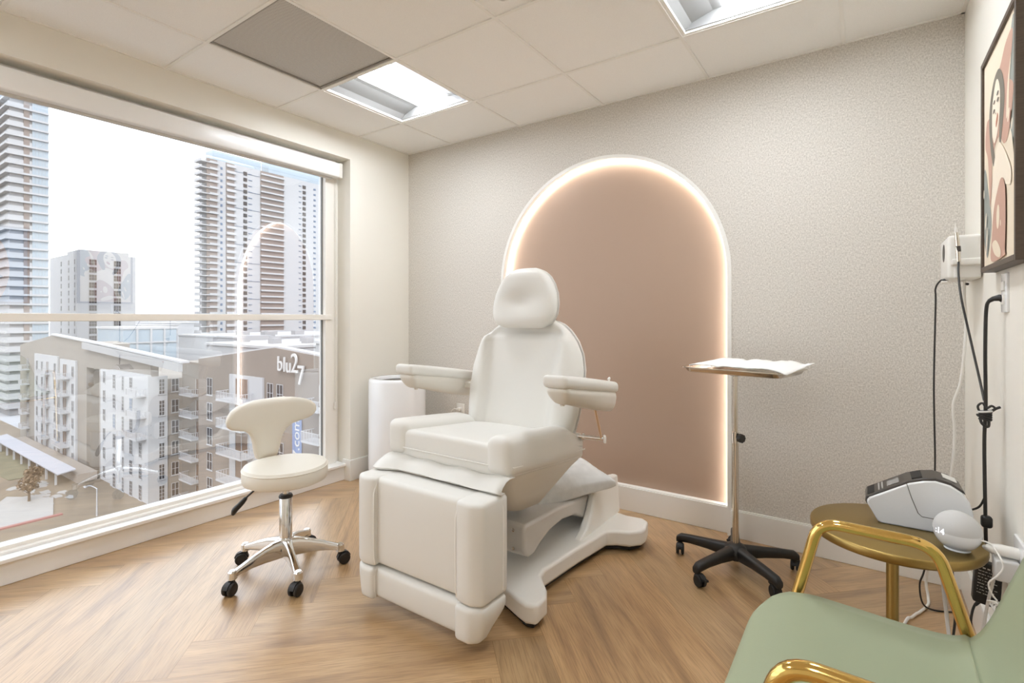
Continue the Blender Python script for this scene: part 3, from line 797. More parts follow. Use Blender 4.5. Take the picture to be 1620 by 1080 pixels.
# paper towel on the tray
g = G(); rings = []
nx, ny = 34, 10
for lay, zo in ((0, 0.0), (1, 0.006)):
    pass
P = {}
for i in range(nx + 1):
    u = i / nx; x = -0.178 + 0.418 * u
    fold = 0.013 * abs(sin(PI * u * 3.3)) ** 0.5 + 0.004 * mnoise.noise(Vector((u * 9, 0.3, 0)))
    droop = -0.016 * sm(0.90, 1.0, u)
    row = []
    for j in range(ny + 1):
        w = j / ny; y = -0.140 + 0.29 * w
        z = 0.9185 + fold * (0.5 + 0.5 * w) + 0.008 * w + droop * (1 - w) + 0.003 * mnoise.noise(Vector((u * 20, w * 8, 1)))
        row.append(tuple(R2 @ Vector((x + 0.028 + 0.012 * (w - 0.5), y + 0.01, z))))
    rings.append(row)
g.loft(rings, False, False)
pt = link('paper_towel', g, PAPER, None, solid=0.0045); pt.location = (2.467, -0.364, 0.005)
tag(pt, 'folded white paper towel lying in the chrome tray', 'paper towel')

# ------------------------------------------------------------------ air purifier
ap = thing('air_purifier', 'glossy white cylindrical air purifier in the corner behind the chair', 'air purifier', (0.262, -0.37, 0))
g = G(); g.lathe([(0.15, 0.012), (0.185, 0.016), (0.194, 0.03), (0.196, 0.06), (0.196, 0.700), (0.192, 0.716), (0.182, 0.722), (0.150, 0.722), (0.138, 0.714), (0.134, 0.690)], n=64)
link('body', g, GLOSSW, ap, ang=60)
g = G(); g.lathe([(0.0005, 0.655), (0.10, 0.655), (0.135, 0.672), (0.1365, 0.70)], n=48); link('outlet_well', g, DARKIN, ap)
g = G(); g.lathe([(0.0005, 0.667), (0.040, 0.667), (0.046, 0.660), (0.046, 0.654)], n=32); g.lathe([(0.062, 0.656), (0.062, 0.668), (0.066, 0.668), (0.066, 0.656)], n=40)
for q in range(12):
    a = 2 * PI * q / 12; g.obox((0.09 * cos(a), 0.09 * sin(a), 0.666), (cos(a), sin(a), 0), (-sin(a), cos(a), 0), (0, 0, 1), 0.042, 0.003, 0.006)
link('outlet_grille', g, BLACKP, ap)
g = G(); g.lathe([(0.172, 0.0), (0.172, 0.02)], n=40); link('foot_ring', g, BLACKR, ap)

# outlet with purifier plug on the back wall, seen between the chair back and the seat
t = thing('wall_outlet', 'white wall outlet low on the wallpaper beside the chair back', 'outlet', (0.525, 0, 0.455))
g = G(); g.rbox((0, -0.003, 0), 0.075, 0.008, 0.118, 0.003, 1); link('cover_plate', g, PLASTW, t)
g = G(); g.rbox((0, -0.008, 0.02), 0.034, 0.006, 0.028, 0.003, 1); g.rbox((0, -0.008, -0.02), 0.034, 0.006, 0.028, 0.003, 1); link('socket', g, GLOSSW, t)
t = thing('purifier_cord', 'thin white cord looping from the outlet behind the chair', 'cord', (0.525, 0, 0.455))
g = G(); g.rbox((0, -0.022, 0.02), 0.024, 0.024, 0.022, 0.005, 1); link('plug', g, PLASTW, t)
g = G(); g.tube(cr([(-0.006, -0.034, 0.02), (-0.025, -0.042, 0.024), (-0.05, -0.048, 0.0), (-0.065, -0.05, -0.06), (-0.07, -0.045, -0.2), (-0.085, -0.04, -0.38), (-0.14, -0.05, -0.447), (-0.20, -0.18, -0.449)], 6), 0.0035, 8); link('cable', g, WIREW, t)

# ------------------------------------------------------------------ gold side table and the things on it
TZ = 0.482; TX, TY = 3.022, -0.852
t = thing('side_table', 'round brushed gold side table in the right-hand corner', 'table', (TX, TY, 0))
g = G(); g.lathe([(0.0005, TZ - 0.030), (0.205, TZ - 0.030), (0.219, TZ - 0.027), (0.223, TZ - 0.020), (0.223, TZ - 0.004), (0.221, TZ - 0.001), (0.218, TZ), (0.0005, TZ)], n=80); link('table_top', g, GOLDB, t, ang=50)
g = G(); g.lathe([(0.0165, 0.012), (0.0165, TZ - 0.028)], n=28); link('pole', g, GOLDB, t)
g = G(); g.lathe([(0.0005, 0.0), (0.145, 0.0), (0.148, 0.003), (0.148, 0.010), (0.142, 0.014), (0.02, 0.016), (0.0005, 0.016)], n=56); link('base', g, GOLDB, t)

# label printer: side profile in (x,z), front faces the window side
pr = thing('label_printer', 'white label printer with dark top panel on the gold table', 'printer', (2.985, -0.757, TZ))
prof = [(0.0, 0.004), (0.010, 0.0), (0.225, 0.0), (0.232, 0.006), (0.232, 0.075), (0.224, 0.108), (0.206, 0.134), (0.180, 0.151), (0.145, 0.158), (0.115, 0.153), (0.080, 0.140), (-0.022, 0.076), (-0.029, 0.066), (-0.028, 0.056)]
sm_prof = prof
g = G(); g.prism(sm_prof, lambda a, b: (a, 0.0625, b), lambda a, b: (a, -0.0625, b)); body = link('body', g, GLOSSW, pr, bevel=0.006, seg=3)
top = [(-0.034, 0.062), (-0.030, 0.078), (0.078, 0.146), (0.114, 0.160), (0.145, 0.1655), (0.182, 0.158), (0.210, 0.139)]
low = [(a + 0.006, b - 0.012) for a, b in top][::-1]
g = G(); g.prism((top + low)[::-1], lambda a, b: (a, -0.056, b), lambda a, b: (a, 0.056, b)); link('top_panel', g, DKPRINT, pr, bevel=0.003)
def on_top(u, v, dz=0.0006):    # u along slope 0..1 from the front edge to the crest, v across
    a = -0.030 + u * 0.108; b = 0.078 + u * 0.068
    return Vector((a - 0.53 * dz, v, b + 0.85 * dz))
def slab(g, u0, u1, v0, v1, h=0.0015):
    q = [on_top(u0, v0, 0), on_top(u1, v0, 0), on_top(u1, v1, 0), on_top(u0, v1, 0)]
    r_ = [on_top(u0, v0, h), on_top(u1, v0, h), on_top(u1, v1, h), on_top(u0, v1, h)]
    g.add(q + r_, [(3, 2, 1, 0), (4, 5, 6, 7), (0, 1, 5, 4), (1, 2, 6, 5), (2, 3, 7, 6), (3, 0, 4, 7)])
g = G(); slab(g, 0.52, 0.80, -0.034, 0.022); link('display', g, SCREENG, pr, smooth=False)
g = G(); slab(g, 0.03, 0.20, -0.046, 0.046, 0.001); link('label_slot', g, BLACKR, pr, smooth=False)
for i in range(2):
    for j in range(6):
        g = G(); slab(g, 0.30 + 0.085 * i, 0.335 + 0.085 * i, -0.040 + 0.014 * j, -0.032 + 0.014 * j, 0.002); link('button', g, PLASTG, pr, smooth=False)
g = G(); g.obox((0.101, 0.0, 0.1555), (0.93, 0, 0.36), (0, 1, 0), (-0.36, 0, 0.93), 0.014, 0.042, 0.002); link('latch_recess', g, BLACKR, pr)
g = G(); g.obox((0.182, 0.004, 0.1586), (0.90, 0, -0.30), (0, 1, 0), (0.36, 0, 0.93), 0.017, 0.026, 0.0012); link('label_sticker', g, LABELW, pr)
g = G()
for sy in (-1,):
    g.tube([(0.074, -0.0633, 0.139), (0.085, -0.0633, 0.10), (0.102, -0.0633, 0.052), (0.112, -0.0633, 0.043), (0.23, -0.0633, 0.040)], 0.0009, 5)
link('cover_seam', g, DKPRINT, pr)
g = G(); g.lathe([(0.0085, 0.0), (0.0085, 0.002), (0.0065, 0.002), (0.0065, 0.0)], (-0.016, -0.0615, 0.068), 18, axis='y'); link('power_button', g, CHROME, pr)
t = thing('printer_cable', 'thin dark cable rising from behind the label printer', 'cable', (3.222, -0.72, 0.54))
g = G(); g.tube(cr([(-0.004, 0.0, 0.0), (0.012, -0.004, 0.01), (0.022, -0.012, 0.025), (0.030, -0.024, 0.055)], 6), 0.003, 8); link('cable', g, WIREB, t)

# smart speaker
SR = 0.055
spk = thing('smart_speaker', 'pale grey ball-shaped smart speaker with lit clock on the gold table', 'speaker', (3.168, -0.925, TZ))
cz = 0.053
g = G(); prof = [(0.022, 0.0), (0.030, 0.0015)] + [(SR * cos(a), cz + SR * sin(a)) for a in [rad(-60 + 62 * i / 12) for i in range(13)] if cz + SR * sin(a) > 0.004][:]
g.lathe(prof, n=56); link('lower_shell', g, GLOSSW, spk, ang=60)
g = G(); g.lathe([(SR * 1.004 * cos(a), cz + SR * 1.004 * sin(a)) for a in [rad(0 + 89.5 * i / 16) for i in range(17)]], n=56); sh = link('fabric_shell', g, SPKFAB, spk, ang=60)
for o in (spk.children): pass
# clock digits curved onto the fabric, facing the camera side of the room
vs, fs = text_geo(':14', 0.023, 0.0)
g = G(); A0 = rad(-140)
def wrap(v, off):
    a = A0 + (v[0] - 0.014) / SR; e = rad(4) + (v[1] - 0.009) / SR
    r_ = SR + off
    return (r_ * cos(e) * cos(a), r_ * cos(e) * sin(a), cz + r_ * sin(e))
g.add([wrap(v, 0.0009) for v in vs], fs); link('clock_display', g, DIGIT, spk, smooth=False)
# ------------------------------------------------------------------ green chair with gold arms
gc = thing('guest_chair', 'sage green chair with polished gold tube arms in the foreground', 'chair', (2.94, -1.722, 0))
def shell(n=28, m=24):
    rows = []
    # v: -1..1 across (local y), u along the seat-to-back profile (x,z)
    prof = cr([(-0.205, 0, 0.408), (-0.200, 0, 0.432), (-0.175, 0, 0.446), (-0.10, 0, 0.445), (0.0, 0, 0.436), (0.10, 0, 0.432), (0.17, 0, 0.437), (0.205, 0, 0.462), (0.232, 0, 0.52), (0.262, 0, 0.62), (0.288, 0, 0.72), (0.305, 0, 0.80)], 4)
    L_ = len(prof); out = []
    for i, p in enumerate(prof):
        u = i / (L_ - 1)
        hw = interp([(0, .10), (.09, .16), (.15, .215), (.19, .265), (.227, .300), (.28, .322), (.36, .33), (.60, .322), (.68, .300), (.80, .278), (.92, .24), (.97, .20), (1, .14)], u)
        row = []
        for j in range(m + 1):
            v = -1 + 2 * j / m
            e = abs(v) ** 3
            dz = 0.010 * e * (1 - sm(0.0, 0.15, 0.15 - u) * 1.5) if u < 0.6 else 0
            dx = 0.0
            fx = 0.0
            row.append((p.x + dx + fx, v * hw, p.z + dz))
        out.append(row)
    return out
rows = shell(); cut = int(len(rows) * 0.62)
g = G(); g.loft(rows[:cut + 1], False, False); link('seat', g, GREEN, gc, ang=80, solid=0.022)
g = G(); g.loft(rows[cut:], False, False); link('backrest', g, GREEN, gc, ang=80, solid=0.022)
for sy, nm in ((1, 'far'), (-1, 'near')):
    yy = 0.342 if sy > 0 else -0.338
    zt = 0.640 if sy > 0 else 0.672
    g = G(); g.tube(corner_path([(-0.140, yy, 0.40), (-0.082, yy, zt), (0.142, yy, zt - 0.004), (0.212, yy, 0.40)], 0.046, 7), 0.0130, 16); link('arm_tube', g, GOLD, gc)
for sx, sy in ((-1, 1), (1, 1), (-1, -1), (1, -1)):
    yy = 0.342 if sy > 0 else -0.338
    xa, xb = (-0.140, -0.185) if sx < 0 else (0.212, 0.262)
    g = G(); g.tube([(xa, yy, 0.405), (xb, yy, 0.008)], [0.0130, 0.0110], 14)
    lg = link('leg', g, GOLD, gc)
    g = G(); g.lathe([(0.0135, 0.0), (0.0135, 0.012), (0.011, 0.016)], (xb, yy, 0), 14); link('glide', g, BLACKR, lg)
for sx in (-1, 1):
    xa = -0.138 if sx < 0 else 0.208
    g = G(); g.tube([(xa, -0.338, 0.403), (xa, 0.342, 0.403)], 0.011, 12); link('cross_rail', g, GOLD, gc)

# ------------------------------------------------------------------ framed prints on the right wall
FX = 3.258
def ell(cx, cy, rx, ry, rot=0, n=26):
    c_, s_ = cos(rad(rot)), sin(rad(rot))
    return [(cx + rx * cos(t) * c_ - ry * sin(t) * s_, cy + rx * cos(t) * s_ + ry * sin(t) * c_) for t in [2 * PI * i / n for i in range(n)]]
def smooth_poly(P, k=5): return [(p.x, p.y) for p in cr([(a, b, 0) for a, b in P], k, True)]
def picture(y_far, y_near, z0, z1, label, shapes, mats):
    """print faces -x; picture u runs 0..1 from the far edge (left as seen) to the near edge, v 0..1 upwards"""
    t = thing('framed_print', label, 'picture', (W, (y_far + y_near) / 2, (z0 + z1) / 2))
    hw, hh = (y_far - y_near) / 2, (z1 - z0) / 2; d = W - FX; b = 0.016
    g = G()
    g.box(-d, 0, -hw, -hw + b, -hh, hh); g.box(-d, 0, hw - b, hw, -hh, hh)
    g.box(-d, 0, -hw + b, hw - b, -hh, -hh + b); g.box(-d, 0, -hw + b, hw - b, hh - b, hh)
    link('frame', g, FRAMEW, t, bevel=0.0012)
    g = G(); g.box(-d + 0.007, -0.006, -hw + b, hw - b, -hh + b, hh - b, 0)
    iw, ih = hw - b, hh - b
    for k, (mi, P) in enumerate(shapes):
        x0 = -d + 0.007 - 0.00025 * (k + 1)
        P = [(max(0.0, min(1.0, a)), max(0.0, min(1.0, c))) for a, c in P]
        Q = [(iw - 2 * iw * a, -ih + 2 * ih * c) for a, c in P]
        area = sum(Q[i - 1][0] * Q[i][1] - Q[i][0] * Q[i - 1][1] for i in range(len(Q)))
        if area > 0: Q = Q[::-1]
        g.add([(x0, a, c) for a, c in Q], [tuple(range(len(Q)))], mi)
    link('print', g, mats, t, smooth=False)
    return t
S = []
sp_ = smooth_poly
# 0 cream 1 rose 2 grey-green 3 taupe 4 terracotta 5 skin
S.append((2, [(0.66, 0.86), (0.72, 0.93), (0.80, 0.90), (0.88, 0.98), (1.0, 0.97), (1.0, 0.42), (0.92, 0.40), (0.86, 0.50), (0.74, 0.60), (0.70, 0.74)]))
S.append((2, sp_([(0.0, 0.46), (0.07, 0.47), (0.14, 0.38), (0.24, 0.26), (0.26, 0.17), (0.20, 0.10), (0.13, 0.045), (0.08, 0.06), (0.0, 0.16)])))
S.append((1, sp_([(0.05, 0.60), (0.10, 0.70), (0.20, 0.71), (0.30, 0.74), (0.42, 0.84), (0.56, 0.87), (0.70, 0.92), (0.88, 0.93), (0.86, 0.84), (0.78, 0.76), (0.90, 0.70), (0.88, 0.62), (0.78, 0.52), (0.66, 0.50), (0.50, 0.56), (0.30, 0.50), (0.28, 0.38), (0.22, 0.28), (0.18, 0.40), (0.14, 0.52)])))
S.append((0, sp_([(0.72, 0.60), (0.76, 0.74), (0.85, 0.83), (0.80, 0.72), (0.78, 0.62)])))
S.append((3, sp_([(0.20, 0.66), (0.22, 0.76), (0.34, 0.845), (0.50, 0.865), (0.62, 0.81), (0.68, 0.72), (0.64, 0.62), (0.56, 0.52), (0.52, 0.55), (0.54, 0.68), (0.46, 0.58), (0.36, 0.56), (0.30, 0.60), (0.38, 0.48), (0.34, 0.455), (0.25, 0.54)])))
S.append((5, sp_([(0.30, 0.62), (0.31, 0.74), (0.40, 0.82), (0.48, 0.825), (0.55, 0.76), (0.54, 0.66), (0.47, 0.585), (0.38, 0.555), (0.33, 0.58)])))
S.append((5, sp_([(0.42, 0.50), (0.52, 0.53), (0.62, 0.50), (0.74, 0.44), (0.86, 0.36), (0.84, 0.30), (0.66, 0.32), (0.56, 0.25), (0.40, 0.20), (0.30, 0.10), (0.30, 0.30), (0.34, 0.42)])))
S.append((4, sp_([(0.43, 0.645), (0.48, 0.672), (0.50, 0.655), (0.47, 0.625), (0.43, 0.618)], 4)))
S.append((3, sp_([(0.345, 0.742), (0.38, 0.752), (0.41, 0.745), (0.38, 0.736)], 3)))
S.append((3, sp_([(0.455, 0.758), (0.49, 0.770), (0.525, 0.762), (0.49, 0.752)], 3)))
S.append((3, sp_([(0.34, 0.70), (0.37, 0.712), (0.41, 0.703), (0.37, 0.694)], 3)))
S.append((3, sp_([(0.47, 0.728), (0.50, 0.738), (0.535, 0.730), (0.50, 0.720)], 3)))
S.append((3, sp_([(0.425, 0.69), (0.44, 0.68), (0.455, 0.678), (0.44, 0.674)], 3)))
S.append((1, sp_([(0.30, 0.015), (0.32, 0.12), (0.38, 0.24), (0.50, 0.32), (0.62, 0.36), (0.72, 0.31), (0.74, 0.18), (0.72, 0.05), (0.70, 0.015)])))
S.append((0, ell(0.52, 0.20, 0.055, 0.045, 70)))
S.append((0, ell(0.60, 0.165, 0.014, 0.012, 70)))
S.append((0, sp_([(0.34, 0.09), (0.46, 0.10), (0.60, 0.05), (0.58, 0.015), (0.42, 0.04)])))
S.append((0, ell(0.12, 0.22, 0.045, 0.016, 60))); S.append((0, ell(0.16, 0.12, 0.07, 0.016, 70)))
S.append((0, ell(0.06, 0.36, 0.022, 0.014, 80))); S.append((0, ell(0.84, 0.585, 0.035, 0.018, 40))); S.append((0, ell(0.93, 0.53, 0.025, 0.012, 60))); S.append((0, ell(0.90, 0.46, 0.04, 0.02, -60)))
picture(-0.630, -1.098, 1.286, 1.952, 'dark-framed print of a reclining long-haired woman on the right wall', S, [A_CREAM, A_ROSE, A_GREY, A_DARK, A_LIP, A_SKIN])
# second print further along the wall (seen only as a reflection in the window)
S2 = [(1, [(0, 0), (1, 0), (1, 1), (0, 1)]),
      (2, sp_([(0.30, 0.10), (0.22, 0.40), (0.30, 0.78), (0.55, 0.95), (0.82, 0.90), (0.95, 0.70), (0.92, 0.40), (0.80, 0.20), (0.70, 0.02), (0.40, 0.02)])),
      (3, sp_([(0.36, 0.30), (0.34, 0.56), (0.42, 0.76), (0.60, 0.84), (0.76, 0.76), (0.80, 0.56), (0.74, 0.38), (0.60, 0.28), (0.48, 0.24)])),
      (0, sp_([(0.42, 0.60), (0.50, 0.625), (0.57, 0.60), (0.50, 0.585)], 4)), (0, sp_([(0.64, 0.62), (0.71, 0.64), (0.77, 0.615), (0.71, 0.60)], 4)),
      (4, sp_([(0.52, 0.42), (0.60, 0.44), (0.68, 0.42), (0.60, 0.385)], 4)),
      (0, sp_([(0.30, 0.34), (0.48, 0.40), (0.60, 0.34), (0.80, 0.36), (0.86, 0.30), (0.60, 0.26), (0.40, 0.28)], 5))]
picture(-1.46, -2.06, 1.27, 1.99, 'dark-framed print of a face, mirrored in the window at the left edge', S2, [A_NAVY, A_BLUE, A_ROSE, A_SKIN, A_LIP])

# ------------------------------------------------------------------ wall dock with pen device, outlets, cords
d_ = thing('charging_dock', 'white boxy device dock fixed to the right wall beside the print', 'dock', (W, -0.29, 1.36))
g = G(); g.rbox((-0.048, 0, 0.002), 0.096, 0.222, 0.160, 0.012, 2); link('housing', g, PLASTW, d_)
g = G(); g.lathe([(0.034, -0.0965), (0.034, -0.0945), (0.0005, -0.0945)], (0, 0.0, 0.028), 28, axis='x'); link('speaker_grille', g, DARKIN, d_)
g = G(); g.rbox((-0.045, -0.125, -0.018), 0.084, 0.040, 0.024, 0.006, 1); g.rbox((-0.042, -0.116, -0.05), 0.074, 0.018, 0.05, 0.005, 1); link('pen_shelf', g, PLASTW, d_)
g = G(); g.tube([(-0.085, -0.02, -0.082), (-0.105, -0.02, -0.084)], 0.006, 8); link('port_block', g, PLASTW, d_)
pn = thing('pen_device', 'slim clear-tipped pen device standing in the white dock', 'pen', (3.226, -0.432, 1.342))
g = G(); g.tube([(0, 0, 0), (-0.001, 0, 0.03), (-0.003, 0, 0.075), (-0.006, 0, 0.105)], [0.0065, 0.0072, 0.0068, 0.0055], 14); link('barrel', g, STEEL, pn)
g = G(); g.tube([(-0.006, 0, 0.104), (-0.0075, 0, 0.122), (-0.008, 0, 0.126), (-0.009, 0, 0.142)], [0.0052, 0.0035, 0.0016, 0.0005], 12); link('tip', g, PLASTW, pn)
g = G(); g.tube([(0, 0, 0.036), (-0.0015, 0, 0.056)], 0.0076, 14); link('grip_band', g, DKPRINT, pn)

def cord(name, label, cat, loc, path, r, m, parent_parts=None):
    t = thing(name, label, cat, loc); L0 = Vector(loc)
    g = G(); g.tube(cr([Vector(p) - L0 for p in path], 6), r, 8); link('cable', g, m, t)
    return t, L0
# black cord from the dock down behind the printer
t, o = cord('dock_cord', 'thin black cord hanging from the left underside of the dock', 'cord', (3.20, -0.30, 1.28),
     [(3.200, -0.31, 1.283), (3.189, -0.305, 1.284), (3.174, -0.30, 1.255), (3.174, -0.30, 1.196), (3.169, -0.30, 0.904), (3.170, -0.30, 0.757), (3.172, -0.30, 0.55), (3.160, -0.30, 0.30), (3.140, -0.30, 0.16), (3.126, -0.30, 0.10), (3.135, -0.30, 0.03), (3.17, -0.28, 0.005), (3.24, -0.25, 0.005)], 0.0032, WIREB)
g = G(); g.tube([Vector((3.222, -0.315, 1.290)) - o, Vector((3.196, -0.307, 1.284)) - o], 0.0055, 8); link('plug', g, BLACKP, t)
t, o = cord('device_cord', 'black cord running from the pen device to the knotted cable', 'cord', (3.226, -0.432, 1.34),
     [(3.226, -0.432, 1.342), (3.222, -0.47, 1.29), (3.222, -0.53, 1.212), (3.235, -0.57, 1.104), (3.252, -0.65, 0.95), (3.256, -0.705, 0.885)], 0.0034, WIREB)
t, o = cord('white_dock_cord', 'white cord falling from the dock to the floor under the table', 'cord', (3.265, -0.25, 1.28),
     [(3.265, -0.25, 1.285), (3.263, -0.25, 1.22), (3.268, -0.25, 1.099), (3.254, -0.25, 0.904), (3.231, -0.25, 0.805), (3.235, -0.25, 0.683), (3.222, -0.25, 0.51), (3.18, -0.24, 0.25), (3.155, -0.18, 0.09), (3.160, -0.19, 0.012), (3.155, -0.25, 0.007), (3.125, -0.33, 0.007), (3.112, -0.355, 0.007), (3.094, -0.40, 0.008), (3.083, -0.413, 0.008), (3.062, -0.50, 0.007), (3.05, -0.54, 0.007)], 0.0050, WIREW)
g = G(); g.tube([Vector((3.262, -0.31, 1.268)) - o, Vector((3.262, -0.335, 1.266)) - o], 0.005, 8); link('plug', g, BLACKP, t)
# upper outlet with black cord, cable knot, ferrite
t = thing('wall_outlet', 'white wall outlet plate just below the framed print', 'outlet', (W, -0.778, 1.216))
g = G(); g.rbox((-0.003, 0, 0), 0.008, 0.072, 0.116, 0.003, 1); link('cover_plate', g, GLOSSW, t)
g = G(); g.rbox((-0.008, 0, 0.02), 0.005, 0.034, 0.028, 0.002, 1); g.rbox((-0.008, 0, -0.02), 0.005, 0.034, 0.028, 0.002, 1); link('socket', g, PLASTW, t)
t, o = cord('adapter_cord', 'thick black cord with a tied knot plugged in below the print', 'cord', (3.28, -0.765, 1.20),
     [(3.276, -0.765, 1.202), (3.260, -0.757, 1.193), (3.254, -0.75, 1.160), (3.252, -0.75, 1.032), (3.253, -0.75, 0.878), (3.250, -0.75, 0.762), (3.252, -0.75, 0.57), (3.254, -0.75, 0.455), (3.256, -0.765, 0.42)], 0.0050, WIREB)
g = G(); g.tube([Vector(p) - o for p in ((3.289, -0.770, 1.198), (3.280, -0.768, 1.202), (3.268, -0.762, 1.199), (3.260, -0.757, 1.193))], [0.011, 0.010, 0.0075, 0.006], 10); link('plug', g, BLACKP, t)
random.seed(11)
g = G()
kc = Vector((3.252, -0.75, 0.848)) - o
g.tube(cr([kc + Vector(p) for p in ((-0.010, 0.004, 0.0), (-0.016, 0.006, 0.022), (-0.006, 0.0, 0.034), (0.002, -0.006, 0.02), (0.014, -0.004, 0.028), (0.022, 0.0, 0.018), (0.006, 0.004, 0.006), (-0.008, -0.006, -0.004), (-0.018, 0.0, -0.002), (-0.008, 0.006, -0.010), (0.008, 0.0, -0.004))], 5), 0.0032, 7)
g.tube(cr([kc + Vector(p) for p in ((-0.012, -0.006, -0.006), (-0.010, -0.008, -0.024), (0.0, -0.006, -0.036), (0.008, 0.002, -0.034), (0.008, 0.004, -0.014), (0.0, 0.0, 0.0), (0.010, -0.004, 0.008), (0.022, -0.006, 0.020), (0.033, -0.004, 0.026))], 5), 0.0038, 7)
for q in range(4):
    g.tube([kc + Vector((0.013 * cos(a), 0.011 * sin(a), -0.014 + 0.007 * q + 0.002 * sin(2 * a))) for a in [2 * PI * i / 14 for i in range(14)]], 0.0036, 7, closed=True)
link('cable_knot', g, WIREB, t)
g = G(); g.tube([kc + Vector((0.0165 * cos(a), 0.014 * sin(a), 0.010 + 0.003 * cos(a))) for a in [2 * PI * i / 18 for i in range(18)]], 0.0030, 7, closed=True); link('cable_tie', g, PLASTG, t)
g = G(); g.rbox(Vector((3.255, -0.75, 0.523)) - o, 0.027, 0.027, 0.036, 0.009, 1); link('ferrite_core', g, BLACKP, t)
# black power brick with print on it
R_ = 0.18
pa = thing('power_adapter', 'black power brick with rows of pale print hanging beside the gold table', 'power adapter', (3.250, -0.79, 0.352), 0)
g = G(); g.rbox((0, 0, 0), 0.062, 0.036, 0.125, 0.006, 1, fn=lambda x, y, z: (x * cos(R_) + z * sin(R_) * 0.35, y, z * cos(R_) - x * sin(R_))); link('brick', g, BLACKP, pa)
g = G(); rg = random.Random(5)
def onb(x, z): return (x * cos(R_) + z * sin(R_) * 0.35, -0.0186, z * cos(R_) - x * sin(R_))
for row in range(9):            # rows of tiny illegible marks
    x = -0.024; z = 0.046 - 0.0095 * row
    while x < 0.016:
        w_ = rg.uniform(0.002, 0.008); hh_ = 0.0022 if row else 0.004
        g.add([onb(x, z), onb(x + w_, z), onb(x + w_, z + hh_), onb(x, z + hh_)], [(0, 1, 2, 3)])
        x += w_ + rg.uniform(0.001, 0.004)
link('printed_marks', g, PLASTG, pa, smooth=False)
g = G(); g.tube(cr([(-0.016, 0, -0.058), (-0.026, 0, -0.072), (-0.034, -0.004, -0.10), (-0.036, -0.01, -0.14), (-0.020, -0.02, -0.20), (0.0, -0.03, -0.27), (-0.02, -0.03, -0.335), (-0.08, 0.0, -0.3465)], 6), 0.0033, 8); link('cable', g, WIREB, pa)
g = G(); g.tube([(-0.012, 0, -0.052), (-0.026, 0, -0.074)], [0.006, 0.0045], 8); link('strain_relief', g, BLACKP, pa)
# cords that cross behind the gold arm
cord('floor_cord', 'black cord reaching the floor behind the gold chair arm', 'cord', (3.18, -0.62, 0.40), [(3.190, -0.62, 0.42), (3.185, -0.66, 0.33), (3.182, -0.76, 0.235), (3.172, -0.80, 0.16), (3.165, -0.80, 0.06), (3.15, -0.74, 0.005), (3.10, -0.66, 0.005)], 0.0034, WIREB)
cord('white_floor_cord', 'white cord hanging behind the gold chair arm below the table', 'cord', (3.17, -0.66, 0.44), [(3.175, -0.66, 0.44), (3.155, -0.72, 0.37), (3.152, -0.78, 0.30), (3.158, -0.80, 0.22), (3.164, -0.81, 0.12), (3.150, -0.80, 0.03), (3.12, -0.76, 0.007), (3.06, -0.70, 0.007)], 0.0052, WIREW)
# lower outlet: plate, white plug, cube charger with coiled lead
t = thing('wall_outlet', 'white wall outlet low on the right wall behind the chargers', 'outlet', (W, -0.965, 0.485))
g = G(); g.rbox((-0.003, 0, 0.0), 0.008, 0.120, 0.130, 0.003, 1); link('cover_plate', g, GLOSSW, t)
t = thing('power_plug', 'round white plug above the cube charger in the low outlet', 'plug', (3.288, -0.965, 0.514))
g = G(); g.tube([(0, 0, 0), (-0.035, 0.0, 0.002), (-0.052, 0.003, 0.003), (-0.064, 0.006, 0.004)], [0.0155, 0.0155, 0.012, 0.006], 14); link('plug_body', g, PLASTW, t)
g = G(); g.tube(cr([(-0.062, 0.005, 0.004), (-0.066, 0.018, -0.004), (-0.042, 0.04, -0.03), (-0.034, 0.09, -0.10), (-0.04, 0.14, -0.2), (-0.06, 0.17, -0.38), (-0.09, 0.22, -0.515), (-0.08, 0.33, -0.515)], 6), 0.0042, 8); link('cable', g, WIREW, t)
t = thing('cube_charger', 'light grey cube charger with a coiled white lead', 'charger', (3.288, -0.972, 0.470))
g = G(); g.rbox((-0.026, 0.0, 0.0), 0.050, 0.050, 0.056, 0.006, 1); link('charger_body', g, PLASTG, t)
o = Vector((3.288, -0.972, 0.470)); g = G()
path = [(3.214, -0.952, 0.528), (3.228, -0.965, 0.530), (3.238, -0.975, 0.522), (3.247, -1.005, 0.505), (3.250, -1.01, 0.485), (3.239, -1.01, 0.462), (3.223, -1.005, 0.436), (3.228, -1.0, 0.41), (3.240, -1.0, 0.392)]
g.tube(cr([Vector(p) - o for p in path], 6), 0.0022, 7)
for q in range(5):
    c0 = Vector((3.245 + 0.001 * q, -1.0 - 0.002 * q, 0.378 - 0.002 * q)) - o
    g.tube([c0 + Vector(((0.024 - 0.002 * q) * cos(a) , 0.006 * sin(a * 2 + q), 0.010 * sin(a) - 0.30 * (0.024 - 0.002 * q) * cos(a))) for a in [2 * PI * i / 22 for i in range(22)]], 0.0022, 6, closed=True)
g.tube(cr([Vector(p) - o for p in ((3.262, -1.0, 0.375), (3.272, -0.99, 0.395), (3.268, -0.975, 0.42), (3.264, -0.972, 0.444))], 5), 0.0022, 7)
link('coiled_lead', g, WIREW, t)
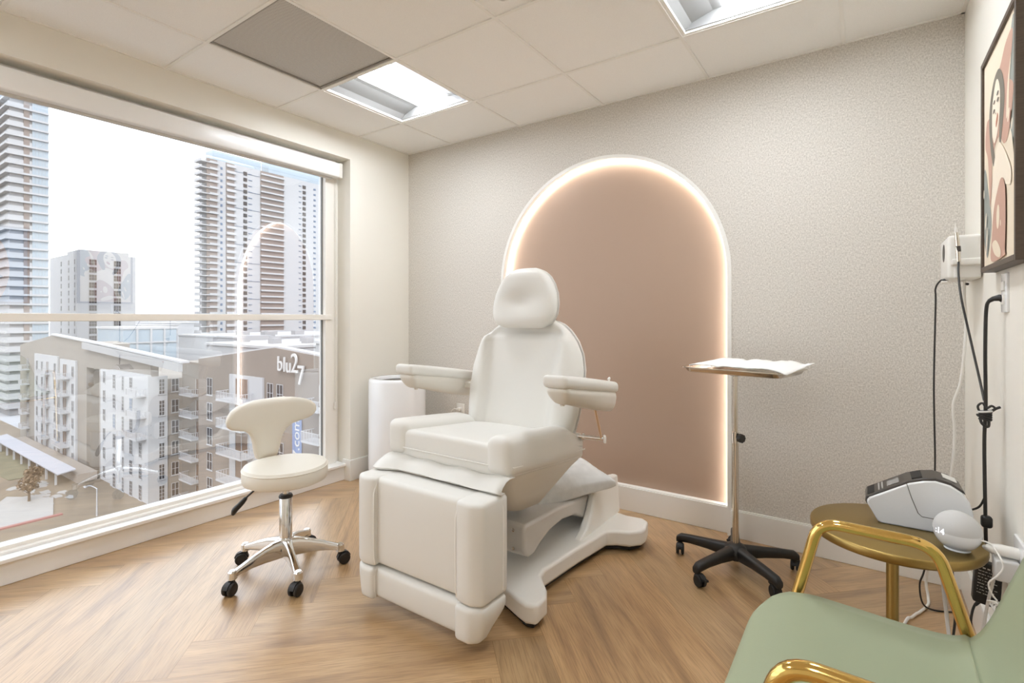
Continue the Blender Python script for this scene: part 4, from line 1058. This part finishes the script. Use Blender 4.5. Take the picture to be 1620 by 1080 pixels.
# ------------------------------------------------------------------ city outside the window (real size, metres; ground 30 m below)
GZ = -30.0
CSCALE = 0.50      # outdoor colours darkened so the strong sky light does not wash them out
M_TAN = mat('taupe render', (172, 164, 155), 0.85, vary=(0.25, 0.05))
M_TAN2 = mat('warm taupe render', (158, 147, 138), 0.85, vary=(0.25, 0.05))
M_WHT = mat('white render', (216, 218, 222), 0.8)
M_ROOF = mat('white roof membrane', (228, 229, 232), 0.8, vary=(0.1, 0.05))
M_FASC = mat('grey fascia', (196, 197, 200), 0.6)
M_PANE = mat('tinted pane', (72, 70, 74), 0.5, spec=0.2)
M_PANEB = mat('blue tinted pane', (110, 136, 170), 0.4, spec=0.2)
M_BRN = mat('brown blind recess', (136, 112, 96), 0.8)
M_RAIL = mat('pale railing', (226, 227, 232), 0.6)
M_BLUEG = mat('pale blue glass cladding', (190, 208, 222), 0.25)
M_GREYB = mat('grey balcony glass', (170, 171, 175), 0.4)
M_LOUV = mat('taupe louvre', (158, 144, 138), 0.7)
M_SIGNW = mat('white sign letters', (250, 250, 250), 0.5)
M_BANNER = mat('blue banner', (142, 166, 214), 0.7)
M_ASPH = mat('asphalt and dirt', (150, 136, 118), 0.95, vary=(0.12, 0.22))
M_CITY = mat('distant city ground', (205, 208, 214), 0.95, vary=(0.03, 0.10))  # horizon haze put into the pale ground colour
M_PAVE = mat('pale concrete paving', (196, 195, 193), 0.9, vary=(0.3, 0.05))
M_KERB = mat('red painted kerb', (188, 128, 124), 0.8)
M_CANOPY = mat('corrugated canopy', (206, 208, 218), 0.6)
M_LEAF = mat('dry brown foliage', (150, 128, 104), 0.95, vary=(2.0, 0.25))
M_BARK = mat('bark', (128, 112, 96), 0.95)
M_GRASS = mat('dull grass bank', (142, 138, 112), 0.95, vary=(0.4, 0.2))
M_PODIUM = mat('podium wall', (196, 186, 176), 0.85)

CSCALE = 1.0
_cache = {}
def geo(key, make, mats):
    if key not in _cache:
        g = make(); me = bpy.data.meshes.new(key[0]); me.from_pydata(g.v, [], g.f); me.update()
        for m_ in mats: me.materials.append(m_)
        me.polygons.foreach_set('material_index', g.m); _cache[key] = me
    return _cache[key]
def put(name, me, loc, parent, rz=0.0):
    o = bpy.data.objects.new(name, me); COL.objects.link(o); o.parent = parent; o.location = loc; o.rotation_euler = (0, 0, rz); return o
def win_mesh(w, h, nx, nz, pane):
    def mk():
        g = G(); d = 0.05; b = 0.08
        g.box(-w / 2, w / 2, -0.02, 0.05, -h / 2, h / 2, 1)
        for i in range(nx + 1):
            x = -w / 2 + w * i / nx; g.box(x - b / 2, x + b / 2, -d, 0, -h / 2, h / 2, 0)
        for k in range(nz + 1):
            z = -h / 2 + h * k / nz; g.box(-w / 2 - b / 2, w / 2 + b / 2, -d + 0.01, 0, z - b / 2, z + b / 2, 0)
        g.box(-w / 2 - 0.15, w / 2 + 0.15, -d - 0.04, 0, -h / 2 - 0.16, -h / 2 - 0.05, 0)
        return g
    return geo(('window', w, h, nx, nz, pane.name), mk, [M_WHT, pane])
def balcony_mesh(w, d, bars=16):
    def mk():
        g = G(); g.box(-w / 2, w / 2, -d, 0, -0.14, 0.10, 0)
        g.box(-w / 2, w / 2, -d, -d + 0.06, 1.08, 1.16, 1); g.box(-w / 2, -w / 2 + 0.06, -d, 0, 1.08, 1.16, 1); g.box(w / 2 - 0.06, w / 2, -d, 0, 1.08, 1.16, 1)
        for i in range(bars + 1):
            x = -w / 2 + 0.02 + (w - 0.06) * i / bars; g.box(x - 0.03, x + 0.03, -d + 0.01, -d + 0.05, 0.10, 1.08, 1)
        for i in range(5):
            y = -d + d * i / 5
            for sx in (-1, 1): g.box(sx * (w / 2 - 0.05), sx * (w / 2 - 0.01), y, y + 0.05, 0.1, 1.08, 1)
        return g
    return geo(('balcony', w, d), mk, [M_WHT, M_RAIL])
def door_mesh(w, h, m_):
    def mk():
        g = G(); g.box(-w / 2, w / 2, -0.03, 0.3, -h / 2, h / 2, 0)
        g.box(-0.05, 0.05, -0.10, 0, -h / 2, h / 2, 1); g.box(-w / 2 - 0.08, -w / 2, -0.1, 0, -h / 2, h / 2, 1); g.box(w / 2, w / 2 + 0.08, -0.1, 0, -h / 2, h / 2, 1)
        return g
    return geo(('balcony_door', w, h, m_.name), mk, [m_, M_WHT])
def bld(name, label, cx, cy, group=None):
    return thing(name, label, 'building', (cx, cy, GZ), 0, group)
class Rel:
    """collects boxes given in world coordinates, relative to a building's base"""
    def __init__(s, b): s.b = b; s.o = b.location; s.g = G()
    def box(s, x0, x1, y0, y1, z0, z1, mi=0): s.g.box(x0 - s.o.x, x1 - s.o.x, y0 - s.o.y, y1 - s.o.y, z0 - s.o.z, z1 - s.o.z, mi); return s
    def gable(s, P, y0, y1, mi=0):      # polygon in x,z
        Q = [(a - s.o.x, c - s.o.z) for a, c in P]
        s.g.prism(Q, lambda a, c: (a, y0 - s.o.y, c), lambda a, c: (a, y1 - s.o.y, c), mi); return s
    def done(s, name, m_, parent=None): return link(name, s.g, m_, parent or s.b, smooth=False)
def pos(b, x, y, z): return (x - b.location.x, y - b.location.y, z - b.location.z)

# --- apartment block with gabled parapet (left)
FY = 33.0; FLO = 3.6
A = bld('apartment_block', 'taupe and white apartment block with low gabled roof at left below the tower', -135, 40)
r = Rel(A)
r.gable([(-175.1, GZ), (-126.2, GZ), (-126.2, -3.9), (-147.5, -2.9), (-175.1, -6.0)], FY, FY + 1.2); r.box(-175, -126.2, FY + 1.2, 46, GZ, -9.5)
r.gable([(-126.2, GZ), (-119.2, GZ), (-119.2, -4.25), (-126.2, -3.9)], FY + 4, FY + 5); r.box(-126.2, -119.2, FY + 5, 46, GZ, -9.5)
r.gable([(-126.2, -9.0), (-119.2, -9.0), (-119.2, -4.25), (-126.2, -3.9)], FY, FY + 4)
r.gable([(-119.2, GZ), (-95.5, GZ), (-95.5, -5.45), (-119.2, -4.25)], FY, FY + 1.2); r.box(-119.2, -95.5, FY + 1.2, 46, GZ, -9.5)
r.box(-95.5, -84.0, 37.8, 46, GZ, -6.6)
wallA = r.done('wall', M_TAN)
r = Rel(A)
for x0, x1, z1 in ((-160.9, -143.6, -7.6), (-141.8, -131.6, -8.0)):
    q = Rel(A); q.box(x0, x1, FY - 0.35, FY, GZ, z1); q.done('white_bay', M_WHT)
q = Rel(A); q.box(-118.2, -112.0, FY - 0.1, FY, GZ, -8.8); q.done('white_bay', M_WHT)
r.box(-112.0, -95.1, FY - 0.5, FY, GZ, -8.6); r.box(-95.5, -95.1, FY, 35.4, GZ, -8.9)
r.done('white_bay', M_WHT)
r = Rel(A)
r.gable([(-175.9, -6.1), (-147.5, -2.95), (-118, -4.2), (-83.0, -5.95), (-83.0, -5.35), (-118, -3.6), (-147.5, -2.35), (-175.9, -5.8), (-175.9, -6.0)][:8] if False else [(-147.5, -2.95), (-118, -4.2), (-83.0, -5.95), (-83.0, -5.65), (-118, -3.9), (-147.5, -2.65)], FY - 0.5, FY + 0.7)
r.done('roof', M_ROOF)
r = Rel(A)
r.gable([(-126.4, -5.2), (-83.2, -7.25), (-83.2, -6.0), (-126.4, -3.95)], FY - 0.75, FY - 0.2)
r.done('fascia', M_FASC)
w1 = win_mesh(1.15, 2.5, 2, 4, M_PANE); w2 = win_mesh(0.8, 2.5, 2, 4, M_PANE); w3 = win_mesh(1.1, 2.2, 2, 2, M_PANE); wb = win_mesh(1.15, 2.5, 2, 4, M_PANEB)
bal = balcony_mesh(4.6, 1.6); bals = balcony_mesh(3.0, 1.5); dr = door_mesh(2.2, 2.5, M_BRN); drs = door_mesh(1.2, 2.4, M_BRN)
for k in range(6):
    zc = -10.3 - FLO * k
    for x in (-158.8, -154.8, -145.2, -133.3):
        put('window', w3, pos(A, x, FY - 0.38, zc), A)
    for x in (-168.0,):
        put('balcony_door', drs, pos(A, x, FY - 0.02, zc), A); put('balcony', bals, pos(A, x, FY, zc - 1.55), A)
    put('balcony', bals, pos(A, -150.5, FY - 0.35, zc - 1.55), A); put('balcony_door', drs, pos(A, -150.5, FY - 0.37, zc), A)
    put('balcony', balcony_mesh(6.0, 1.6), pos(A, -138.2, FY - 0.35, zc - 1.55), A); put('balcony_door', dr, pos(A, -138.2, FY - 0.37, zc), A)
    put('window', w3, pos(A, -122.6, FY + 3.98, zc), A)
    for x, mm in ((-116.2, w3), (-109.9, w1), (-105.8, w2), (-102.2, w1)):
        put('window', wb if (mm is w1 and (k * 3 + int(-x)) % 5 == 0) else mm, pos(A, x, FY - (0.1 if x < -112 else 0.5) - 0.02, zc - 0.35 if x > -112 else zc), A)
    put('balcony', balcony_mesh(4.2, 1.5), pos(A, -97.9, FY - 0.5, zc - 1.75), A) if k < 3 else put('window', w1, pos(A, -98.2, FY - 0.52, zc - 0.35), A)
    put('window', w2, pos(A, -95.06, 34.5, zc - 0.35), A, PI / 2)
    put('window', w3, pos(A, -95.46, 36.7, zc - 0.35), A, PI / 2)
    put('balcony', bal, pos(A, -90.6, 37.8, zc - 1.7), A); put('balcony_door', dr, pos(A, -89.0, 37.78, zc - 0.3), A)
for x in (-124.0, -121.5):
    put('window', w3, pos(A, x, FY - 0.02, -7.5), A) if False else None

# --- blu27 block
B = bld('apartment_block', 'taupe apartment block with the white blu27 sign on its gable', -58, 40)
r = Rel(B); r.gable([(-78.5, GZ), (-36, GZ), (-36, -5.0), (-48.4, -3.5), (-58.4, -2.75), (-78.5, -5.1)], FY, FY + 1.2); r.box(-78.5, -36, FY + 1.2, 47, GZ, -8.5); r.done('wall', M_TAN2)
r = Rel(B); r.gable([(-78.6, -5.1), (-58.4, -2.75), (-48.4, -3.5), (-36, -5.0), (-36, -4.6), (-48.4, -3.3), (-58.4, -2.55), (-78.6, -4.9)], FY + 0.2, FY + 1.3); r.done('roof', M_ROOF)
r = Rel(B); r.box(-69.0, -60.6, FY - 0.25, FY, GZ, -6.7); r.done('white_bay', M_WHT)
wB = win_mesh(1.5, 2.4, 2, 2, M_PANE)
for k in range(6):
    zc = -8.4 - FLO * k
    for x in (-75.0, -59.2, -57.0):
        put('window', wB if x < -70 or k else win_mesh(1.3, 2.4, 2, 2, M_PANE), pos(B, x, FY - 0.03, zc - (0.5 if x < -70 else 0.1)), B)
    put('balcony_door', door_mesh(3.2, 2.5, M_BRN), pos(B, -65.6, FY - 0.27, zc), B)
    put('balcony', balcony_mesh(6.4, 1.7, 26), pos(B, -66.0, FY - 0.25, zc - 1.6), B)
    put('balcony', balcony_mesh(3.2, 1.7), pos(B, -48.4, FY, zc - 1.0), B)
    put('balcony_door', drs, pos(B, -48.2, FY - 0.02, zc + 0.5), B)
def sign(body, size, x, z, depth, m_, name, parent, rot=0.0, y=FY - 0.3):
    vs, fs = text_geo(body, size, depth); g = G()
    P = [(a * cos(rot) - c * sin(rot), -0.0 - d, a * sin(rot) + c * cos(rot)) for a, c, d in vs]
    g.add([(p[0], p[1], p[2]) for p in P], [f[::1] for f in fs])
    o = link(name, g, m_, parent, smooth=False); o.location = pos(B, x, y, z); return o
sg = thing('building_sign', 'white raised blu27 lettering on the taupe gable', 'sign', (-54.5, FY - 0.3, -4.5))
def letters(body, size, x, z):
    vs, fs = text_geo(body, size, 0.08); g = G(); g.add([(a * 0.92, -d, c) for a, c, d in vs], fs)
    o = link('letter', g, M_SIGNW, sg, smooth=False); o.location = (x + 54.5, 0, z + 4.5)
letters('b', 2.6, -57.15, -5.5); letters('l', 2.6, -55.85, -5.55); letters('u', 2.6, -55.3, -5.6); letters('2', 3.3, -54.2, -5.55); letters('7', 3.3, -52.9, -6.9)
bn = thing('wall_banner', 'blue vertical banner with white web address behind the stool back', 'banner', (-53.2, FY - 0.1, -13.5))
g = G(); g.box(-0.95, 0.95, -0.05, 0.0, -6.2, 3.0); link('cloth', g, M_BANNER, bn)
vs, fs = text_geo('blu27.com', 1.9, 0.02); g = G(); g.add([(0.55 - c, -0.08 - d, a - 5.6) for a, c, d in vs], [f[::1] for f in fs]); link('lettering', g, M_SIGNW, bn, smooth=False)

# --- left tower
T1 = bld('tower', 'tall pale balcony tower at the left edge of the window', -228, 44)
r = Rel(T1); r.box(-262, -218.6, 39.3, 48.6, GZ, 72); r.done('core', M_GREYB)
r = Rel(T1); r.box(-258, -220, 40, 47.5, 72, 78); r.done('penthouse', M_PANEB)
g0 = G(); g0.box(-22.5, 0.6, -0.9, 9.6, -0.30, 0.30); sl = geo(('slab', 1), lambda: g0, [M_WHT])
g1 = G(); g1.box(-21.0, 0.2, -0.45, 6.0, 0.3, 1.5, 0); g1.box(-0.05, 0.25, 3.2, 4.6, 0.3, 2.7, 1); g1.box(-0.05, 0.22, 5.2, 9.2, 0.35, 2.7, 2)
for q in range(6): g1.box(0.1, 0.30, 5.2 + 0.8 * q, 5.26 + 0.8 * q, 0.35, 2.7, 0)
rl = geo(('facade_band', 1), lambda: g1, [M_WHT, M_LOUV, M_BLUEG])
for k in range(34):
    z = 70.5 - 2.97 * k
    put('balcony_slab', sl, pos(T1, -218.3, 39.0, z), T1)
    put('facade_band', rl, pos(T1, -218.5, 39.3, z), T1)

# --- central tower
T2 = bld('tower', 'tall white tower with a brown louvred balcony strip in the window centre', -285, 150)
r = Rel(T2); r.box(-272, -262.6, 118.5, 190, GZ, 79); r.done('core', M_WHT)
r = Rel(T2); r.box(-271, -264, 121, 146, 79, 84); r.box(-271, -264, 150, 188, 79, 88); r.done('penthouse', M_BLUEG)
r = Rel(T2)
r.box(-262.62, -262.3, 117.6, 122.6, GZ, 79); r.box(-262.62, -262.3, 126.9, 131.0, GZ, 79); r.done('recessed_glazing', M_LOUV)
r = Rel(T2); r.box(-262.62, -262.3, 144.7, 157.9, GZ, 79); r.done('louvre_strip', M_LOUV)
g2 = G(); g2.box(-6, 0.9, -3.4, 0.9, -0.2, 0.25, 0); g2.box(-6, 0.8, -3.3, -3.0, 0.25, 1.2, 1); g2.box(-0.2, 0.9, 0.9, 5.1, -0.2, 0.9, 0)
g2.box(-0.2, 0.9, 9.1, 13.7, -0.2, 0.3, 0); g2.box(-0.2, 0.7, 9.1, 13.7, 0.3, 1.1, 1)
c1 = geo(('balcony_slab', 2), lambda: g2, [M_WHT, M_RAIL])
g3 = G(); g3.box(-0.2, 1.1, 0, 13.4, -0.22, 0.28, 0); g3.box(-0.2, 0.9, 0.1, 13.3, 0.28, 0.60, 1)
c2 = geo(('louvre_slab', 1), lambda: g3, [M_WHT, M_RAIL])
g4 = G(); g4.box(-0.1, 0.25, -0.9, 0.9, -0.9, 0.9, 0); c3 = geo(('window', 't2'), lambda: g4, [M_PANE])
for k in range(34):
    z = 77.0 - 3.1 * k
    put('balcony_slab', c1, pos(T2, -262.4, 117.9, z), T2); put('louvre_slab', c2, pos(T2, -262.4, 144.6, z), T2)
    if k < 33:
        put('window', c3, pos(T2, -262.5, 136.6, z - 1.5), T2)
        put('window', c3, pos(T2, -262.5, 170.5, z - 1.5), T2)
r = Rel(T2)
for k in range(33):
    z = 75.5 - 3.1 * k
    r.box(-262.6, -262.35, 138.3, 140.2, z, z + 0.35); r.box(-262.6, -262.4, 124.2, 125.2, z - 0.6, z + 0.6)
    r.box(-262.6, -262.35, 176.6, 178.0, z - 0.5, z + 0.5); r.box(-262.6, -262.35, 167.2, 168.6, z, z + 0.35)
    if k % 3 == 0: r.box(-262.6, -262.38, 131.2, 144.6, z, z + 0.16)
dots = r.done('window_row', M_PANEB)

# --- white block between the towers
Wb = bld('office_block', 'distant white block between the left tower and the central tower', -280, 78)
r = Rel(Wb); r.box(-300, -263.5, 68, 88.4, GZ, 27.5); r.box(-280, -264, 69, 86, 27.5, 29); r.done('wall', M_WHT)
wf = win_mesh(2.6, 2.4, 3, 2, M_PANE); wn = win_mesh(1.0, 2.0, 1, 2, M_PANE)
for k in range(13):
    z = 24.0 - 3.2 * k
    for y in (73.2, 81.7): put('window', wf, pos(Wb, -263.44, y, z), Wb, PI / 2)
    for x in (-266.5, -274.0, -284.0): put('window', wn, pos(Wb, x, 67.95, z), Wb)

# --- low roofs behind
def low(label, x0, x1, y0, y1, z1, m_=None, extras=(), name='low_building'):
    b = bld(name, label, (x0 + x1) / 2, (y0 + y1) / 2)
    Rel(b).box(x0, x1, y0, y1, GZ, z1 - 0.6).done('wall', m_ or M_WHT)
    r = Rel(b); r.box(x0 - 0.3, x1 + 0.3, y0 - 0.3, y1 + 0.3, z1 - 0.6, z1); r.done('roof', M_ROOF)
    for e in extras:
        r = Rel(b); r.box(*e); r.done('roof_unit', M_FASC)
    return b
b = low('pale blue glass-sided low block just right of the white block', -190, -170, 53.4, 67, -1.8, M_BLUEG)
r = Rel(b)
for y in (56.5, 60, 63.5): r.box(-170, -169.7, y, y + 0.5, GZ, -2.4)
r.box(-170, -169.6, 53.4, 67, -6.5, -6.1); r.done('mullion', M_WHT)
low('white flat roof with rows of air conditioning units behind the left block', -140, -108, 62, 92, -5.6, None,
    [(-136 + 5 * i, -133.5 + 5 * i, 68 + 6 * (i % 3), 70.2 + 6 * (i % 3), -5.6, -4.2) for i in range(6)])
low('white flat roof with a grey stair house behind the signed block', -98, -62, 66, 98, -4.2, None, [(-84, -76, 76, 84, -4.2, 0.2), (-92, -90, 70, 73, -4.2, -2.6), (-70, -66, 70, 73, -4.2, -2.8)])
low('long pale low warehouse in front of the central tower', -230, -180, 92, 150, -6.0, None, [(-200 + 6 * i, -197 + 6 * i, 100 + 8 * (i % 3), 104 + 8 * (i % 3), -6.0, -4.4) for i in range(4)])
low('grey white stepped roof beside the long warehouse', -170, -145, 78, 110, -7.0, None, [(-166, -160, 84, 92, -7, -5)])
low('small far white roof left of the central tower foot', -330, -290, 100, 116, -3.0)
low('far white roof right of the central tower foot', -215, -160, 165, 230, -5.0, None, [(-190, -184, 180, 188, -5, -3)])
for i, (x, y, w, h, lab) in enumerate(((-520, 190, 60, 6, 'pale far block on the hazy horizon left of the tower'), (-600, 260, 80, 4, 'widest low pale block on the hazy horizon'), (-430, 170, 36, 1, 'lowest pale far block above the flat roofs'))):
    low(lab, x - w / 2, x + w / 2, y - 15, y + 15, h - 4)

# --- ground and street
g = G(); g.box(-3000, 600, -2500, 2500, GZ - 1.0, GZ - 0.05); gr = struct('ground', g, M_CITY, smooth=False)
g = G(); g.box(-320, -20, -60, 36, GZ - 0.05, GZ); struct('street', g, M_ASPH, smooth=False)
g = G()
pav = lambda P, m_: g.prism(P, lambda a, c: (a, c, GZ), lambda a, c: (a, c, GZ + 0.12))
pav([(-106, 13), (-101.6, 12), (-101.6, 22), (-112, 24.5), (-119, 20)], 0); struct('paving', g, M_PAVE, smooth=False)
rng = random.Random(3); g = G()
for q in range(26):
    cx, cy = rng.uniform(-128, -108), rng.uniform(20.5, 26.5); n = 9
    P = [(cx + rng.uniform(0.4, 1.4) * cos(2 * PI * i / n) * 1.4, cy + rng.uniform(0.3, 0.9) * sin(2 * PI * i / n)) for i in range(n)]
    g.prism(P, lambda a, c, q=q: (a, c, GZ + 0.001), lambda a, c, q=q: (a, c, GZ + 0.02 + 0.001 * q))
struct('paving_patches', g, M_PAVE, smooth=False)
g = G(); g.box(-101.6, -100.9, 8, 23, GZ, GZ + 0.22); k_ = struct('kerb', g, M_KERB, smooth=False)
g = G(); g.prism([(-200, 19), (-131, 22.5), (-131, 27.5), (-200, 27.5)], lambda a, c: (a, c, GZ + 0.002), lambda a, c: (a, c, GZ + 0.10)); struct('grass_bank', g, M_GRASS, smooth=False)
# podium strip and covered walkway
g = G(); g.box(-168, -118.5, 29.4, FY - 0.5, GZ, GZ + 1.6); struct('podium', g, M_PODIUM, smooth=False)
cw = thing('canopy_walkway', 'long pale corrugated walkway canopy along the foot of the gabled block', 'canopy', (-143, 27.9, GZ))
g = G(); n = 84; up = []; 
for i in range(n + 1):
    x = -25.5 + 50 * i / n; up.append((x, 0.06 if i % 2 else -0.06))
g.loft([[(x, -1.35, 2.4 + z), (x, 1.35, 2.8 + z), (x, 1.35, 2.62 + z), (x, -1.35, 2.22 + z)] for x, z in up]); link('canopy_roof', g, M_CANOPY, cw, smooth=False)
for i in range(9):
    g = G(); g.box(-24 + 5.8 * i, -23.7 + 5.8 * i, -1.2, -0.9, 0, 2.3); link('post', g, M_WHT, cw, smooth=False)
# lamp post
lp = thing('street_lamp', 'thin white street lamp with a long arm at the bottom left of the window', 'street lamp', (-96.0, 25.9, GZ))
g = G(); g.tube([(0, 0, 0), (0, 0, 4.3)], [0.13, 0.09], 10); link('post', g, M_WHT, lp)
g = G(); g.tube(cr([(0, 0, 4.2), (-0.8, 0, 4.28), (-3.0, 0, 4.15), (-4.6, -0.1, 3.75)], 5), 0.075, 8); link('arm', g, M_WHT, lp)
g = G(); g.rbox((-4.9, -0.1, 3.62), 0.9, 0.35, 0.16, 0.06, 1); link('lamp_head', g, M_WHT, lp)
# bare brown trees
def tree(loc, h, label, seed):
    rg = random.Random(seed); t = thing('tree', label, 'tree', loc, 0, 'street trees outside')
    g = G(); g.tube([(0, 0, 0), (0.05, 0, h * 0.35), (0.0, 0.1, h * 0.6)], [0.22, 0.15, 0.08], 8)
    for q in range(9):
        a = rg.uniform(0, 2 * PI); z0 = h * rg.uniform(0.3, 0.55); l = h * rg.uniform(0.25, 0.4)
        g.tube([(0, 0, z0), (l * 0.5 * cos(a), l * 0.5 * sin(a), z0 + l * 0.5), (l * 0.8 * cos(a), l * 0.8 * sin(a), z0 + l)], [0.07, 0.045, 0.02], 6)
    link('trunk', g, M_BARK, t)
    g = G()
    for q in range(420):
        d = Vector((rg.gauss(0, 1), rg.gauss(0, 1), rg.gauss(0, 1))).normalized() * (rg.random() ** 0.4)
        c = Vector((d.x * h * 0.34, d.y * h * 0.34, h * 0.68 + d.z * h * 0.30)); s_ = rg.uniform(0.12, 0.30)
        u = Vector((rg.gauss(0, 1), rg.gauss(0, 1), rg.gauss(0, 1))).normalized(); v = u.orthogonal().normalized()
        g.add([c - u * s_, c + v * s_ * 0.6, c + u * s_, c - v * s_ * 0.6], [(0, 1, 2, 3)])
    link('foliage', g, M_LEAF, t, smooth=False)
tree((-113.0, 21.6, GZ), 4.6, 'brown street tree nearest the lamp post', 1)
tree((-121.5, 24.0, GZ), 4.2, 'brown street tree in the middle of the paved patches', 2)
tree((-150.0, 21.2, GZ), 4.6, 'brown tree on the bank near the walkway canopy', 3)
tree((-162.0, 21.6, GZ), 5.0, 'brown tree on the bank at the left window edge', 4)

# ------------------------------------------------------------------ light, sky, camera
wd = bpy.data.worlds.new('sky'); SC.world = wd; wd.use_nodes = True
nt = wd.node_tree; N = nt.nodes; L = nt.links; bg = N['Background']
tcw = N.new('ShaderNodeTexCoord'); sp3 = N.new('ShaderNodeSeparateXYZ'); L.new(tcw.outputs['Generated'], sp3.inputs[0])
rp = N.new('ShaderNodeValToRGB'); e = rp.color_ramp.elements
e[0].position = 0.0; e[0].color = (0.90, 0.94, 1.0, 1); e[1].position = 0.75; e[1].color = (0.80, 0.88, 1.0, 1)
k2 = e.new(0.12); k2.color = (0.93, 0.96, 1.0, 1)
L.new(sp3.outputs[2], rp.inputs['Fac'])
nz_ = N.new('ShaderNodeTexNoise'); nz_.inputs['Scale'].default_value = 3.0; nz_.inputs['Detail'].default_value = 5
mpw = N.new('ShaderNodeMapping'); mpw.inputs['Scale'].default_value = (1, 1, 3.5); L.new(tcw.outputs['Generated'], mpw.inputs['Vector']); L.new(mpw.outputs[0], nz_.inputs['Vector'])
cl = N.new('ShaderNodeValToRGB'); cl.color_ramp.elements[0].position = 0.40; cl.color_ramp.elements[0].color = (0.0, 0.0, 0.0, 1); cl.color_ramp.elements[1].position = 0.65; cl.color_ramp.elements[1].color = (1, 1, 1, 1)
L.new(nz_.outputs['Fac'], cl.inputs['Fac'])
mx = N.new('ShaderNodeMix'); mx.data_type = 'RGBA'; L.new(cl.outputs['Color'], mx.inputs[0]); L.new(rp.outputs['Color'], mx.inputs[6]); mx.inputs[7].default_value = (1.0, 1.0, 1.0, 1)
L.new(mx.outputs[2], bg.inputs['Color']); bg.inputs['Strength'].default_value = 2.6

sun = bpy.data.lights.new('sun', 'SUN'); sun.energy = 2.4; sun.angle = rad(20); sun.color = (1.0, 0.97, 0.93)
so = bpy.data.objects.new('sun', sun); COL.objects.link(so)
so.rotation_euler = Vector((-0.62, 0.40, -0.68)).to_track_quat('-Z', 'Y').to_euler()

cam = bpy.data.cameras.new('camera'); co = bpy.data.objects.new('camera', cam); COL.objects.link(co)
co.location = (2.955, -2.849, 1.145); co.rotation_euler = (rad(90), 0, rad(34.73))
cam.sensor_width = 36; cam.lens = 808.9 / 1620 * 36; cam.shift_y = -39.0 / 1620; cam.clip_start = 0.02; cam.clip_end = 5000
SC.camera = co
SC.view_settings.view_transform = 'Standard'; SC.view_settings.look = 'None'; SC.view_settings.gamma = 1; SC.view_settings.use_curve_mapping = False
SC.view_settings.exposure = 0.40
SC.cycles.use_denoising = True; SC.cycles.max_bounces = 10; SC.cycles.diffuse_bounces = 5; SC.cycles.glossy_bounces = 5; SC.cycles.transparent_max_bounces = 8
SC.cycles.sample_clamp_indirect = 6.0; SC.cycles.caustics_reflective = False; SC.cycles.caustics_refractive = False
